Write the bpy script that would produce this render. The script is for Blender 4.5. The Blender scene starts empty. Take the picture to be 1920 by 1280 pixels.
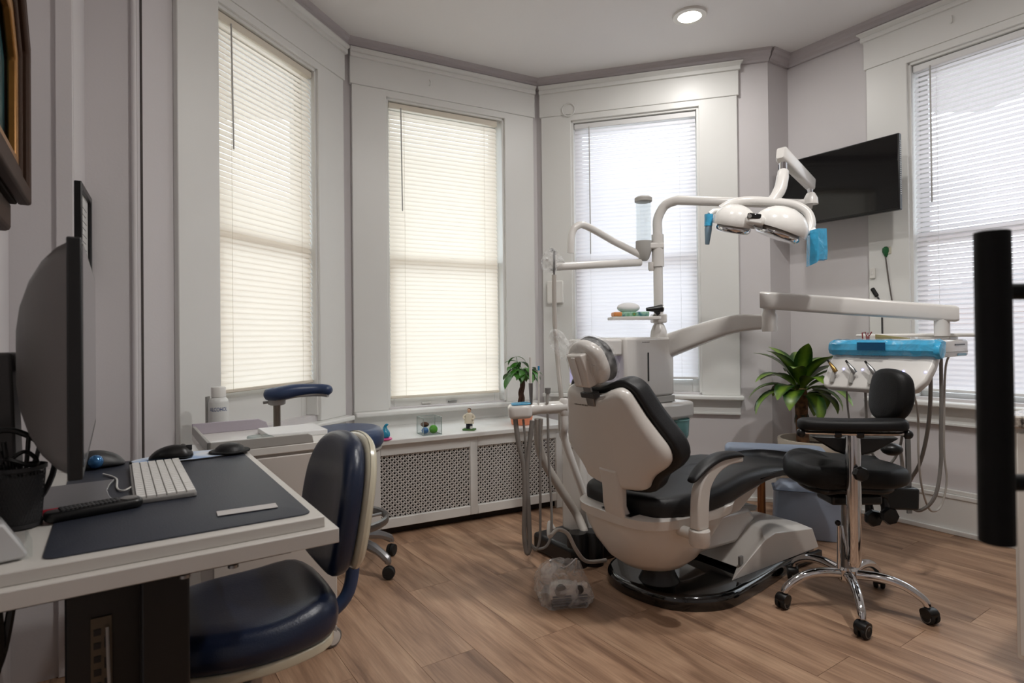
import bpy, math, random
from mathutils import Vector, Matrix
random.seed(7)
D = bpy.data
scn = bpy.context.scene
COL = scn.collection

# ------------------------------------------------------------------ camera
FPX, PITCH, ROLL, SY, CAMH = 1101.7, math.radians(0.398), math.radians(-0.60), -18.05, 1.15
cp, sp, cr, sr = math.cos(PITCH), math.sin(PITCH), math.cos(ROLL), math.sin(ROLL)
AX_R = Vector((cr, -sp*sr, cp*sr)); AX_U = Vector((-sr, -sp*cr, cp*cr)); AX_F = Vector((0, cp, sp))
cam = D.cameras.new('camera'); camo = D.objects.new('camera', cam); COL.objects.link(camo)
M = Matrix.Identity(4)
for i in range(3):
    M[i][0], M[i][1], M[i][2] = AX_R[i], AX_U[i], -AX_F[i]
M[2][3] = CAMH
camo.matrix_world = M
cam.sensor_width = 36; cam.lens = FPX/1920*36; cam.shift_y = SY/1920; cam.clip_start = .05
cam.dof.use_dof = True; cam.dof.focus_distance = 2.8; cam.dof.aperture_fstop = 5.0
scn.camera = camo
# ------------------------------------------------------------------ world, light level
w = D.worlds.new('world'); scn.world = w; w.use_nodes = True
bg = w.node_tree.nodes['Background']; bg.inputs[0].default_value = (.93, .965, 1, 1); bg.inputs[1].default_value = 3.55
vs = scn.view_settings
vs.view_transform = 'Standard'; vs.look = 'None'; vs.gamma = 1; vs.exposure = 0.35; vs.use_curve_mapping = False
try:
    scn.cycles.use_denoising = True
    scn.cycles.max_bounces = 10; scn.cycles.diffuse_bounces = 6; scn.cycles.transparent_max_bounces = 16
    scn.cycles.caustics_reflective = False; scn.cycles.caustics_refractive = False
    scn.cycles.sample_clamp_indirect = 6
except Exception:
    pass
ROOM_LAMP = 7.0      # watts of the seen recessed light; added fills set their own

def ray(px, py):
    u, v = (px-960), (py-640-SY)
    return AX_F + AX_R*(u/FPX) - AX_U*(v/FPX)
def P(px, py, Y):
    r = ray(px, py); q = r*(Y/r.y); return Vector((q.x, q.y, q.z+CAMH))
def FL(px, py, z=0.0):
    r = ray(px, py); q = r*((z-CAMH)/r.z); return Vector((q.x, q.y, z))

# ------------------------------------------------------------------ materials
def lin(c):
    return tuple((x/12.92 if x <= .04045 else ((x+.055)/1.055)**2.4) for x in (c[0]/255, c[1]/255, c[2]/255)) + (1,)
MATS = {}
def mat(name, rgb, rough=.5, metal=0., var=0., vscale=8., bump=0., bscale=60., coat=0., spec=.5, alpha=1., trans=0., emit=None, estr=0., sheen=0.):
    if name in MATS: return MATS[name]
    m = D.materials.new(name); m.use_nodes = True; nt = m.node_tree; b = nt.nodes['Principled BSDF']
    b.inputs['Roughness'].default_value = rough; b.inputs['Metallic'].default_value = metal
    b.inputs['Specular IOR Level'].default_value = spec; b.inputs['Coat Weight'].default_value = coat
    b.inputs['Alpha'].default_value = alpha; b.inputs['Transmission Weight'].default_value = trans
    b.inputs['Sheen Weight'].default_value = sheen
    c = lin(rgb)
    tc = nt.nodes.new('ShaderNodeTexCoord')
    n = nt.nodes.new('ShaderNodeTexNoise'); n.inputs['Scale'].default_value = vscale; n.inputs['Detail'].default_value = 4
    nt.links.new(tc.outputs['Object'], n.inputs['Vector'])
    mx = nt.nodes.new('ShaderNodeMix'); mx.data_type = 'RGBA'
    k = max(var, .02)
    mx.inputs[6].default_value = tuple(max(0, x*(1-k)) for x in c[:3])+(1,)
    mx.inputs[7].default_value = tuple(min(1, x*(1+k)) for x in c[:3])+(1,)
    nt.links.new(n.outputs['Fac'], mx.inputs[0]); nt.links.new(mx.outputs[2], b.inputs['Base Color'])
    if bump:
        n2 = nt.nodes.new('ShaderNodeTexNoise'); n2.inputs['Scale'].default_value = bscale; n2.inputs['Detail'].default_value = 3
        nt.links.new(tc.outputs['Object'], n2.inputs['Vector'])
        bp = nt.nodes.new('ShaderNodeBump'); bp.inputs['Strength'].default_value = bump; bp.inputs['Distance'].default_value = .004
        nt.links.new(n2.outputs['Fac'], bp.inputs['Height']); nt.links.new(bp.outputs['Normal'], b.inputs['Normal'])
    if emit:
        b.inputs['Emission Color'].default_value = lin(emit); b.inputs['Emission Strength'].default_value = estr
    MATS[name] = m; return m

def slat_mat(name, rgb, tr):
    m = D.materials.new(name); m.use_nodes = True; nt = m.node_tree
    for n in list(nt.nodes): nt.nodes.remove(n)
    o = nt.nodes.new('ShaderNodeOutputMaterial'); mx = nt.nodes.new('ShaderNodeMixShader')
    d = nt.nodes.new('ShaderNodeBsdfDiffuse'); t = nt.nodes.new('ShaderNodeBsdfTranslucent')
    d.inputs[0].default_value = lin(rgb); t.inputs[0].default_value = lin(rgb); mx.inputs[0].default_value = tr
    nt.links.new(d.outputs[0], mx.inputs[1]); nt.links.new(t.outputs[0], mx.inputs[2]); nt.links.new(mx.outputs[0], o.inputs[0])
    return m
def clear_mat(name, rgb, gloss=.06, rough=.02):
    m = D.materials.new(name); m.use_nodes = True; nt = m.node_tree
    for n in list(nt.nodes): nt.nodes.remove(n)
    o = nt.nodes.new('ShaderNodeOutputMaterial'); mx = nt.nodes.new('ShaderNodeMixShader')
    t = nt.nodes.new('ShaderNodeBsdfTransparent'); g = nt.nodes.new('ShaderNodeBsdfGlossy')
    t.inputs[0].default_value = lin(rgb); g.inputs['Roughness'].default_value = rough; mx.inputs[0].default_value = gloss
    nt.links.new(t.outputs[0], mx.inputs[1]); nt.links.new(g.outputs[0], mx.inputs[2]); nt.links.new(mx.outputs[0], o.inputs[0])
    MATS[name] = m; return m
def film_mat(name, rgb, opac, rough=.15, coat=.3):
    """thin plastic film: partly see-through, glossy"""
    m = D.materials.new(name); m.use_nodes = True; nt = m.node_tree; b = nt.nodes['Principled BSDF']
    b.inputs['Base Color'].default_value = lin(rgb); b.inputs['Roughness'].default_value = rough
    tr = nt.nodes.new('ShaderNodeBsdfTransparent'); mx = nt.nodes.new('ShaderNodeMixShader')
    n = nt.nodes.new('ShaderNodeTexNoise'); n.inputs['Scale'].default_value = 18; n.inputs['Detail'].default_value = 5
    n.inputs['Distortion'].default_value = 1.2
    tc = nt.nodes.new('ShaderNodeTexCoord'); nt.links.new(tc.outputs['Object'], n.inputs['Vector'])
    mr = nt.nodes.new('ShaderNodeMapRange'); mr.inputs[3].default_value = max(0, opac-.25); mr.inputs[4].default_value = min(1, opac+.25)
    mr.inputs[1].default_value = .3; mr.inputs[2].default_value = .7
    nt.links.new(n.outputs['Fac'], mr.inputs[0]); nt.links.new(mr.outputs[0], mx.inputs[0])
    bp = nt.nodes.new('ShaderNodeBump'); bp.inputs['Strength'].default_value = .6; bp.inputs['Distance'].default_value = .01
    nt.links.new(n.outputs['Fac'], bp.inputs['Height']); nt.links.new(bp.outputs['Normal'], b.inputs['Normal'])
    o = nt.nodes['Material Output']
    nt.links.new(tr.outputs[0], mx.inputs[1]); nt.links.new(b.outputs[0], mx.inputs[2]); nt.links.new(mx.outputs[0], o.inputs[0])
    return m
def wood_floor():
    m = D.materials.new('oak plank'); m.use_nodes = True; nt = m.node_tree; b = nt.nodes['Principled BSDF']
    tc = nt.nodes.new('ShaderNodeTexCoord'); oi = nt.nodes.new('ShaderNodeObjectInfo')
    ad = nt.nodes.new('ShaderNodeVectorMath'); ad.operation = 'ADD'
    sc_ = nt.nodes.new('ShaderNodeVectorMath'); sc_.operation = 'SCALE'; sc_.inputs['Scale'].default_value = 37
    cm = nt.nodes.new('ShaderNodeCombineXYZ')
    for k in range(3): nt.links.new(oi.outputs['Random'], cm.inputs[k])
    nt.links.new(cm.outputs[0], sc_.inputs[0]); nt.links.new(tc.outputs['Object'], ad.inputs[0]); nt.links.new(sc_.outputs[0], ad.inputs[1])
    mp = nt.nodes.new('ShaderNodeMapping'); mp.inputs['Scale'].default_value = (1.1, 9, 1)
    nt.links.new(ad.outputs[0], mp.inputs['Vector'])
    n1 = nt.nodes.new('ShaderNodeTexNoise'); n1.inputs['Scale'].default_value = 1.6; n1.inputs['Detail'].default_value = 6; n1.inputs['Distortion'].default_value = .8
    nt.links.new(mp.outputs[0], n1.inputs['Vector'])
    mp2 = nt.nodes.new('ShaderNodeMapping'); mp2.inputs['Scale'].default_value = (4, 90, 1)
    nt.links.new(ad.outputs[0], mp2.inputs['Vector'])
    n2 = nt.nodes.new('ShaderNodeTexNoise'); n2.inputs['Scale'].default_value = 1.5; n2.inputs['Detail'].default_value = 4
    nt.links.new(mp2.outputs[0], n2.inputs['Vector'])
    r1 = nt.nodes.new('ShaderNodeValToRGB'); e = r1.color_ramp.elements
    e[0].position = .28; e[0].color = lin((136, 100, 74)); e[1].position = .72; e[1].color = lin((204, 164, 128))
    el = r1.color_ramp.elements.new(.5); el.color = lin((180, 139, 106))
    nt.links.new(n1.outputs['Fac'], r1.inputs[0])
    mx = nt.nodes.new('ShaderNodeMix'); mx.data_type = 'RGBA'; mx.blend_type = 'MULTIPLY'; mx.inputs[0].default_value = .42
    r2 = nt.nodes.new('ShaderNodeValToRGB'); r2.color_ramp.elements[0].position = .3; r2.color_ramp.elements[0].color = (.45, .42, .4, 1); r2.color_ramp.elements[1].position = .6; r2.color_ramp.elements[1].color = (1, 1, 1, 1)
    nt.links.new(n2.outputs['Fac'], r2.inputs[0]); nt.links.new(r1.outputs[0], mx.inputs[6]); nt.links.new(r2.outputs[0], mx.inputs[7])
    hs = nt.nodes.new('ShaderNodeHueSaturation'); mr = nt.nodes.new('ShaderNodeMapRange'); mr.inputs[3].default_value = .78; mr.inputs[4].default_value = .98
    nt.links.new(oi.outputs['Random'], mr.inputs[0]); nt.links.new(mr.outputs[0], hs.inputs['Value']); nt.links.new(mx.outputs[2], hs.inputs['Color'])
    hs.inputs['Saturation'].default_value = .88
    nt.links.new(hs.outputs[0], b.inputs['Base Color'])
    b.inputs['Roughness'].default_value = .42; b.inputs['Specular IOR Level'].default_value = .35
    bp = nt.nodes.new('ShaderNodeBump'); bp.inputs['Strength'].default_value = .12; bp.inputs['Distance'].default_value = .002
    nt.links.new(n2.outputs['Fac'], bp.inputs['Height']); nt.links.new(bp.outputs['Normal'], b.inputs['Normal'])
    return m
def mix_mat(name, kind, cols, scale, rough=.5):
    """procedural two/three colour pattern"""
    m = D.materials.new(name); m.use_nodes = True; nt = m.node_tree; b = nt.nodes['Principled BSDF']
    tc = nt.nodes.new('ShaderNodeTexCoord')
    t = nt.nodes.new({'noise': 'ShaderNodeTexNoise', 'voronoi': 'ShaderNodeTexVoronoi', 'wave': 'ShaderNodeTexWave'}[kind])
    t.inputs['Scale'].default_value = scale
    nt.links.new(tc.outputs['Object'], t.inputs['Vector'])
    r = nt.nodes.new('ShaderNodeValToRGB'); r.color_ramp.interpolation = 'LINEAR'
    while len(r.color_ramp.elements) < len(cols): r.color_ramp.elements.new(.5)
    for i, (p, c) in enumerate(cols):
        r.color_ramp.elements[i].position = p; r.color_ramp.elements[i].color = lin(c)
    nt.links.new(t.outputs['Fac' if kind != 'voronoi' else 'Distance'], r.inputs[0]); nt.links.new(r.outputs[0], b.inputs['Base Color'])
    b.inputs['Roughness'].default_value = rough
    MATS[name] = m; return m

WALL = mat('lavender grey wall paint', (206, 202, 203), .62, var=.03, vscale=2, bump=.08, bscale=90)
CEIL = mat('ceiling paint', (228, 226, 225), .8, var=.03, vscale=1.5, bump=.1, bscale=40)
CROWN = mat('shaded crown paint', (184, 178, 180), .6, var=.03)  # wall paint darkened; shade under the ceiling is put into the colour
TRIM = mat('white trim paint', (222, 222, 219), .38, var=.03, vscale=3, bump=.05, bscale=30)
FLOORM = wood_floor()
SEAM = mat('dark plank joint', (112, 84, 62), .8)
WHITE = mat('white plastic', (224, 222, 217), .3, coat=.2)
WHITEG = mat('glossy white plastic', (226, 224, 220), .16, coat=.5)
UNIT = mat('dental unit white', (216, 213, 209), .25, coat=.3)
SHELLM = mat('chair shell', (206, 201, 195), .28, coat=.4)
LGREY = mat('light grey plastic', (170, 168, 164), .45)
MGREY = mat('mid grey plastic', (120, 118, 116), .5)
DGREY = mat('dark grey plastic', (52, 52, 53), .45)
BLACKP = mat('black plastic', (11, 11, 12), .35)
BLACKG = mat('gloss black', (9, 9, 10), .08, coat=.6)
SCREENM = mat('tv glass', (10, 10, 11), .05, spec=.5)
LEATHER = mat('black leatherette', (20, 20, 22), .45, spec=.4, bump=.15, bscale=260, var=.05)
LEATHER2 = mat('black stool leatherette', (13, 13, 14), .52, spec=.3, bump=.15, bscale=260)
NAVY = mat('navy leatherette', (23, 34, 58), .32, bump=.12, bscale=240, var=.06)
NAVY2 = mat('faded navy vinyl', (44, 62, 96), .38, bump=.1, bscale=200)
CREAM = mat('cream shell', (206, 200, 178), .2, coat=.5)
CHROME = mat('chrome', (220, 220, 222), .07, metal=1)
STEEL = mat('brushed steel', (150, 150, 150), .32, metal=1)
ALU = mat('aluminium', (150, 150, 152), .38, metal=.9)
HOSE = mat('grey hose', (128, 124, 120), .5)
HOSEL = mat('pale hose', (176, 170, 163), .5)
RUBBER = mat('black rubber', (20, 20, 20), .7)
GLASS = clear_mat('pane glass', (244, 248, 250), .05)
CLEARP = clear_mat('clear acrylic', (250, 252, 252), .07)
BLUEFILM = film_mat('blue barrier film', (70, 176, 222), .92, .12)
CLEARFILM = film_mat('clear plastic bag', (222, 222, 222), .30, .2)
def leaf_mat(name, mid, edge, half):
    m = D.materials.new(name); m.use_nodes = True; nt = m.node_tree; b = nt.nodes['Principled BSDF']
    tc = nt.nodes.new('ShaderNodeTexCoord'); sx = nt.nodes.new('ShaderNodeSeparateXYZ'); nt.links.new(tc.outputs['Object'], sx.inputs[0])
    ab = nt.nodes.new('ShaderNodeMath'); ab.operation = 'ABSOLUTE'; nt.links.new(sx.outputs['Y'], ab.inputs[0])
    n = nt.nodes.new('ShaderNodeTexNoise'); n.inputs['Scale'].default_value = 25; nt.links.new(tc.outputs['Object'], n.inputs['Vector'])
    ad = nt.nodes.new('ShaderNodeMath'); ad.operation = 'MULTIPLY_ADD'; nt.links.new(n.outputs['Fac'], ad.inputs[0]); ad.inputs[1].default_value = half*.5; nt.links.new(ab.outputs[0], ad.inputs[2])
    mr = nt.nodes.new('ShaderNodeMapRange'); mr.inputs[1].default_value = half*.35; mr.inputs[2].default_value = half*.95; nt.links.new(ad.outputs[0], mr.inputs[0])
    mx = nt.nodes.new('ShaderNodeMix'); mx.data_type = 'RGBA'; mx.inputs[6].default_value = lin(mid); mx.inputs[7].default_value = lin(edge)
    nt.links.new(mr.outputs[0], mx.inputs[0]); nt.links.new(mx.outputs[2], b.inputs['Base Color']); b.inputs['Roughness'].default_value = .32
    return m
LEAF = leaf_mat('dracaena leaf', (112, 142, 46), (30, 62, 20), .05)
LEAF2 = mat('money tree leaf', (58, 112, 34), .4, var=.35, vscale=30)
BARK = mix_mat('bark', 'noise', [(.3, (70, 46, 30)), (.7, (130, 90, 58))], 40, .9)
SOIL = mat('soil', (45, 32, 24), .95, var=.4, vscale=60, bump=.8, bscale=80)
WOODLEG = mix_mat('orange wood', 'wave', [(.2, (150, 88, 40)), (.8, (184, 116, 58))], 12, .5)

# ------------------------------------------------------------------ mesh helpers
def cat(pts, n=6, closed=False):
    """catmull-rom through points"""
    pts = [Vector(p) for p in pts]; out = []; L = len(pts)
    rng = range(L if closed else L-1)
    for i in rng:
        if closed: p0, p1, p2, p3 = pts[i-1], pts[i], pts[(i+1) % L], pts[(i+2) % L]
        else: p0, p1, p2, p3 = pts[max(i-1, 0)], pts[i], pts[i+1], pts[min(i+2, L-1)]
        for k in range(n):
            t = k/n
            out.append(.5*((2*p1)+(p2-p0)*t+(2*p0-5*p1+4*p2-p3)*t*t+(3*p1-p0-3*p2+p3)*t**3))
    if not closed: out.append(pts[-1])
    return out
def rrect(x0, x1, y0, y1, r, n=5):
    o = []
    for (cx, cy, a) in ((x1-r, y1-r, 0), (x0+r, y1-r, 90), (x0+r, y0+r, 180), (x1-r, y0+r, 270)):
        for k in range(n+1):
            t = math.radians(a+90*k/n); o.append((cx+r*math.cos(t), cy+r*math.sin(t)))
    return o
def circ(cx, cy, r, n=24, ry=None):
    ry = ry or r
    return [(cx+r*math.cos(2*math.pi*k/n), cy+ry*math.sin(2*math.pi*k/n)) for k in range(n)]
def inset(poly, d):
    n = len(poly); out = []
    area = sum(poly[i][0]*poly[(i+1) % n][1]-poly[(i+1) % n][0]*poly[i][1] for i in range(n))
    s = 1 if area > 0 else -1
    for i in range(n):
        p0, p1, p2 = Vector(poly[i-1][:2]), Vector(poly[i][:2]), Vector(poly[(i+1) % n][:2])
        e1 = (p1-p0); e2 = (p2-p1)
        if e1.length < 1e-9 or e2.length < 1e-9: out.append(tuple(p1)); continue
        e1.normalize(); e2.normalize()
        n1 = Vector((-e1.y, e1.x))*s; n2 = Vector((-e2.y, e2.x))*s
        b = n1+n2
        if b.length < 1e-6: b = n1
        b.normalize(); c = max(.5, b.dot(n1))
        out.append(tuple(p1+b*d/c))
    return out
class MB:
    def __init__(s): s.v = []; s.f = []
    def add(s, vs, fs, T=None):
        o = len(s.v)
        s.v += [tuple(T @ Vector(v)) if T is not None else tuple(v) for v in vs]
        s.f += [[i+o for i in f] for f in fs]; return s
    def bx(s, x0, x1, y0, y1, z0, z1, T=None):
        vs = [(x, y, z) for z in (z0, z1) for y in (y0, y1) for x in (x0, x1)]
        return s.add(vs, [(0, 2, 3, 1), (4, 5, 7, 6), (0, 1, 5, 4), (2, 6, 7, 3), (0, 4, 6, 2), (1, 3, 7, 5)], T)
    def bar(s, a, b, wd, h, up=(0, 0, 1)):
        a, b = Vector(a), Vector(b); d = b-a; L = d.length; x = d.normalized(); u = Vector(up)
        y = u.cross(x)
        if y.length < 1e-5: y = Vector((1, 0, 0)).cross(x)
        y.normalize(); z = x.cross(y)
        T = Matrix.Identity(4)
        for i in range(3): T[i][0], T[i][1], T[i][2], T[i][3] = x[i], y[i], z[i], a[i]
        return s.bx(0, L, -wd/2, wd/2, -h/2, h/2, T)
    def loft(s, rings, caps=True):
        n = len(rings[0]); vs = [p for r in rings for p in r]; fs = []
        for i in range(len(rings)-1):
            for k in range(n):
                k2 = (k+1) % n; fs.append((i*n+k, i*n+k2, (i+1)*n+k2, (i+1)*n+k))
        if caps:
            fs.append(tuple(range(n-1, -1, -1))); fs.append(tuple((len(rings)-1)*n+k for k in range(n)))
        return s.add(vs, fs)
    def tube(s, pts, r, n=10, caps=True, flat=1.):
        pts = [Vector(p) for p in pts]; rings = []; prev = None
        for i, p in enumerate(pts):
            t = (pts[min(i+1, len(pts)-1)]-pts[max(i-1, 0)])
            t = t.normalized() if t.length > 1e-9 else Vector((0, 0, 1))
            if prev is None:
                a = Vector((0, 0, 1)) if abs(t.z) < .9 else Vector((1, 0, 0))
                u = t.cross(a).normalized()
            else:
                u = prev-t*prev.dot(t)
                u = u.normalized() if u.length > 1e-6 else t.orthogonal().normalized()
            prev = u; v = t.cross(u); rr = r[i] if isinstance(r, (list, tuple)) else r
            rings.append([tuple(p+u*rr*math.cos(2*math.pi*k/n)+v*rr*flat*math.sin(2*math.pi*k/n)) for k in range(n)])
        return s.loft(rings, caps)
    def lathe(s, prof, c=(0, 0, 0), n=24, T=None, caps=True):
        o = len(s.v); c = Vector(c)
        rings = [[tuple(Vector((max(r, 1e-4)*math.cos(2*math.pi*k/n), max(r, 1e-4)*math.sin(2*math.pi*k/n), z))+c) for k in range(n)] for r, z in prof]
        s.loft(rings, caps)
        if T is not None: s.v[o:] = [tuple(T @ Vector(v)) for v in s.v[o:]]
        return s
    def prism(s, poly, z0, z1, T=None):
        o = len(s.v)
        s.loft([[(p[0], p[1], z0) for p in poly], [(p[0], p[1], z1) for p in poly]])
        if T is not None: s.v[o:] = [tuple(T @ Vector(v)) for v in s.v[o:]]
        return s
    def pillow(s, poly, z0, z1, r, T=None, n=4, rb=None, top=None, bot=None):
        """slab with rounded edges; top/bot: functions adding height at (x,y)"""
        rb = r if rb is None else rb; o = len(s.v); rings = []
        for k in range(n+1):
            a = math.pi/2*k/n; q = inset(poly, rb*(1-math.sin(a))); rings.append([(p[0], p[1], z0+rb*(1-math.cos(a))) for p in q])
        for k in range(n+1):
            a = math.pi/2*k/n; q = inset(poly, r*(1-math.cos(a))); rings.append([(p[0], p[1], z1-r*(1-math.sin(a))) for p in q])
        last = rings[-1]; c = (sum(p[0] for p in last)/len(last), sum(p[1] for p in last)/len(last))
        for sc_ in (.66, .33):
            rings.append([(c[0]+(p[0]-c[0])*sc_, c[1]+(p[1]-c[1])*sc_, z1) for p in last])
        if top or bot:
            zm = (z0+z1)/2
            rings = [[(x, y, z+((top(x, y) if top else 0) if z > zm else (bot(x, y) if bot else 0))) for x, y, z in rg] for rg in rings]
        s.loft(rings)
        if T is not None: s.v[o:] = [tuple(T @ Vector(v)) for v in s.v[o:]]
        return s
    def ball(s, c, r, n=16, T=None):
        if not isinstance(r, (tuple, list)): r = (r, r, r)
        o = len(s.v); m = n//2; c = Vector(c)
        rings = [[(c.x+r[0]*math.sin(math.pi*(i+.02)/(m+.04))*math.cos(2*math.pi*k/n), c.y+r[1]*math.sin(math.pi*(i+.02)/(m+.04))*math.sin(2*math.pi*k/n), c.z-r[2]*math.cos(math.pi*i/m)) for k in range(n)] for i in range(m+1)]
        s.loft(rings)
        if T is not None: s.v[o:] = [tuple(T @ Vector(v)) for v in s.v[o:]]
        return s
    def mesh(s, name, m, smooth=True, angle=38):
        me = D.meshes.new(name); me.from_pydata(s.v, [], s.f); me.update()
        import bmesh
        b = bmesh.new(); b.from_mesh(me); bmesh.ops.recalc_face_normals(b, faces=b.faces); b.to_mesh(me); b.free()
        me.materials.append(m)
        if smooth:
            for p in me.polygons: p.use_smooth = True
            me.set_sharp_from_angle(angle=math.radians(angle))
        return me
    def build(s, name, m, parent=None, bevel=0, world=False, smooth=True, angle=38, seg=2, label=None, kind=None, sub=0):
        if world and parent is not None:
            inv = WM(parent).inverted(); s.v = [tuple(inv @ Vector(v)) for v in s.v]
        o = D.objects.new(name, s.mesh(name, m, smooth, angle)); COL.objects.link(o)
        if parent is not None: o.parent = parent
        if bevel:
            md = o.modifiers.new('bevel', 'BEVEL'); md.width = bevel; md.segments = seg; md.limit_method = 'ANGLE'; md.angle_limit = math.radians(35)
            md.harden_normals = False
        if sub:
            md = o.modifiers.new('sub', 'SUBSURF'); md.levels = sub; md.render_levels = sub
        if label: o['label'] = label
        if kind: o['kind'] = kind
        return o
def WM(o):
    m = Matrix.LocRotScale(o.location, o.rotation_euler, o.scale)
    return WM(o.parent) @ m if o.parent else m
def thing(name, label, cat_, loc=(0, 0, 0), rot=0., group=None, kind=None):
    o = D.objects.new(name, None); COL.objects.link(o); o.location = loc; o.rotation_euler = (0, 0, rot); o.empty_display_size = .05
    if kind: o['kind'] = kind
    if label: o['label'] = label
    if cat_: o['category'] = cat_
    if group: o['group'] = group
    return o
def tag(o, label, cat_, group=None):
    o['label'] = label; o['category'] = cat_
    if group: o['group'] = group
    return o
def struct(o, label=None):
    o['kind'] = 'structure'
    if label: o['label'] = label
    return o
def inst(o, parent, loc=None, rot=None, name=None):
    c = o.copy(); COL.objects.link(c); c.parent = parent
    if loc is not None: c.location = loc
    if rot is not None: c.rotation_euler = rot
    return c
def rotm(axis, a, loc=(0, 0, 0)): return Matrix.Translation(Vector(loc)) @ Matrix.Rotation(a, 4, axis)
def frame(o, x, y):
    x = Vector(x).normalized(); y = Vector(y); z = x.cross(y).normalized(); y = z.cross(x)
    T = Matrix.Identity(4)
    for i in range(3): T[i][0], T[i][1], T[i][2], T[i][3] = x[i], y[i], z[i], o[i]
    return T
def text_mesh(txt, size, m, T, name, parent, bend=None, depth=.0004, world=True):
    cu = D.curves.new(name, 'FONT'); cu.body = txt; cu.size = size; cu.align_x = 'CENTER'; cu.align_y = 'CENTER'; cu.extrude = depth; cu.resolution_u = 3
    o = D.objects.new('tmp_text', cu); COL.objects.link(o)
    me = D.meshes.new_from_object(o.evaluated_get(bpy.context.evaluated_depsgraph_get())); D.objects.remove(o); D.curves.remove(cu)
    for v in me.vertices:
        p = v.co.copy(); p.x *= .70
        if bend: p = Vector((bend*math.sin(p.x/bend), p.y, p.z-bend+bend*math.cos(p.x/bend)))
        v.co = T @ p
    if world and parent: me.transform(WM(parent).inverted())
    me.materials.clear(); me.materials.append(m)
    ob = D.objects.new(name, me); COL.objects.link(ob); ob.parent = parent
    return ob

# ------------------------------------------------------------------ room axes
QX, QY = .8282, .5604            # across the room (desk depth, chair axis)
Qv = Vector((QX, QY, 0)); Ev = Vector((-QY, QX, 0))      # Ev: away along the side walls
RQ = math.atan2(QY, QX)          # rotation whose x axis is Qv
CEILZ = 3.09
def wdir(a): a = math.radians(a); return Vector((math.sin(a), math.cos(a), 0))
A1, A2, A3, A4 = 17.86, 62.02, 106.17, 145.9
C12 = Vector((-1.077, 3.804, 0)); C23 = Vector((.204, 4.485, 0)); C3E = Vector((1.777, 4.029, 0)); C4S = Vector((1.969, 4.149, 0))
W1S = C12-wdir(A1)*1.47          # outer corner of the bay, left
d4 = wdir(A4)
PIER_L = W1S-Qv*.175
STRIP_N = PIER_L-Ev*.30-Qv*.022
LEFT_C = STRIP_N-Qv*.175
LEFT_N = LEFT_C-Ev*4.2
W4E = C4S+d4*4.6

# ------------------------------------------------------------------ floor: planks
floor = MB().bx(-4.2, 4.2, -2.6, 5.2, -.05, -.004).build('floor', SEAM)
struct(floor, 'oak-look plank floor')
PW, PL = .213, 1.25
base = Vector((-.302, 2.395, 0))
plank_me = MB().bx(.0007, PL-.0007, .0007, PW-.0007, -.004, 0).mesh('plank', FLOORM, smooth=False)
rot_pl = math.atan2(-QX, QY)     # x axis along -Ev
ax, ay = -Ev, Qv
OUT = [LEFT_N, LEFT_C, STRIP_N, PIER_L, W1S, C12, C23, C3E, C4S, W4E]
def inside(p):
    c = False; n = len(OUT)
    for i in range(n):
        a, b = OUT[i], OUT[(i+1) % n]
        if (a.y > p.y) != (b.y > p.y) and p.x < (b.x-a.x)*(p.y-a.y)/(b.y-a.y)+a.x: c = not c
    return c
npl = 0
for row in range(-14, 16):
    off = (row*0.47) % 1.0 * PL
    for k in range(-4, 5):
        o0 = base+ay*(row*PW)+ax*(k*PL-off-.318+.0)
        ctr = o0+ax*PL/2+ay*PW/2
        if not any(inside(o0+ax*PL*u+ay*PW*v) for u in (0, .25, .5, .75, 1) for v in (0, .5, 1)): continue
        if ctr.y < -.5: continue
        ob = D.objects.new('plank', plank_me); COL.objects.link(ob); ob.parent = floor
        ob.location = o0; ob.rotation_euler = (0, 0, rot_pl); npl += 1

# ------------------------------------------------------------------ walls
TH = .16
def wall(name, a, start, L, opening=None, m=WALL, ext0=0., ext1=0.):
    t = MB()
    if opening:
        s0, s1, z0, z1 = opening
        t.bx(-ext0, s0, 0, TH, 0, CEILZ); t.bx(s1, L+ext1, 0, TH, 0, CEILZ); t.bx(s0, s1, 0, TH, 0, z0); t.bx(s0, s1, 0, TH, z1, CEILZ)
    else: t.bx(-ext0, L+ext1, 0, TH, 0, CEILZ)
    o = t.build(name, m, smooth=False); o.location = start; o.rotation_euler = (0, 0, math.radians(90-a))
    return struct(o)
L1, L2, L3, L4 = 1.47, (C23-C12).length, (C3E-C23).length, 4.6
# window openings in wall coordinates (s along wall, z)
OP = {1: (.40, 1.17, .69, 2.76), 2: (.27, 1.165, .675, 2.76), 3: (.265, 1.185, .735, 2.76), 4: (.76, 1.72, .765, 2.76)}
wall('wall_bay_left', A1, W1S, L1, OP[1], ext1=.05)
wall('wall_bay_center', A2, C12, L2, OP[2], ext0=.03, ext1=.03)
wall('wall_bay_right', A3, C23, L3, OP[3], ext0=.05, ext1=.0)
aret = math.degrees(math.atan2(C4S.x-C3E.x, C4S.y-C3E.y))
wall('wall_return', aret, C3E, (C4S-C3E).length, ext1=.1)
wall('wall_right', A4, C4S, L4, OP[4], ext0=.02)
AQ = math.degrees(math.atan2(QX, QY)); AE = math.degrees(math.atan2(-QY, QX))
wall('wall_pier', AQ, PIER_L, .175)
SDV = (PIER_L-STRIP_N); AS = math.degrees(math.atan2(SDV.x, SDV.y))
o = wall('wall_pier_side', AS, STRIP_N, SDV.length)
wall('wall_alcove', AQ, LEFT_C, .175, ext0=.1)
wall('wall_left', AE, LEFT_N, 4.2)
bk = LEFT_N; wb = (W4E-LEFT_N)
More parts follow.
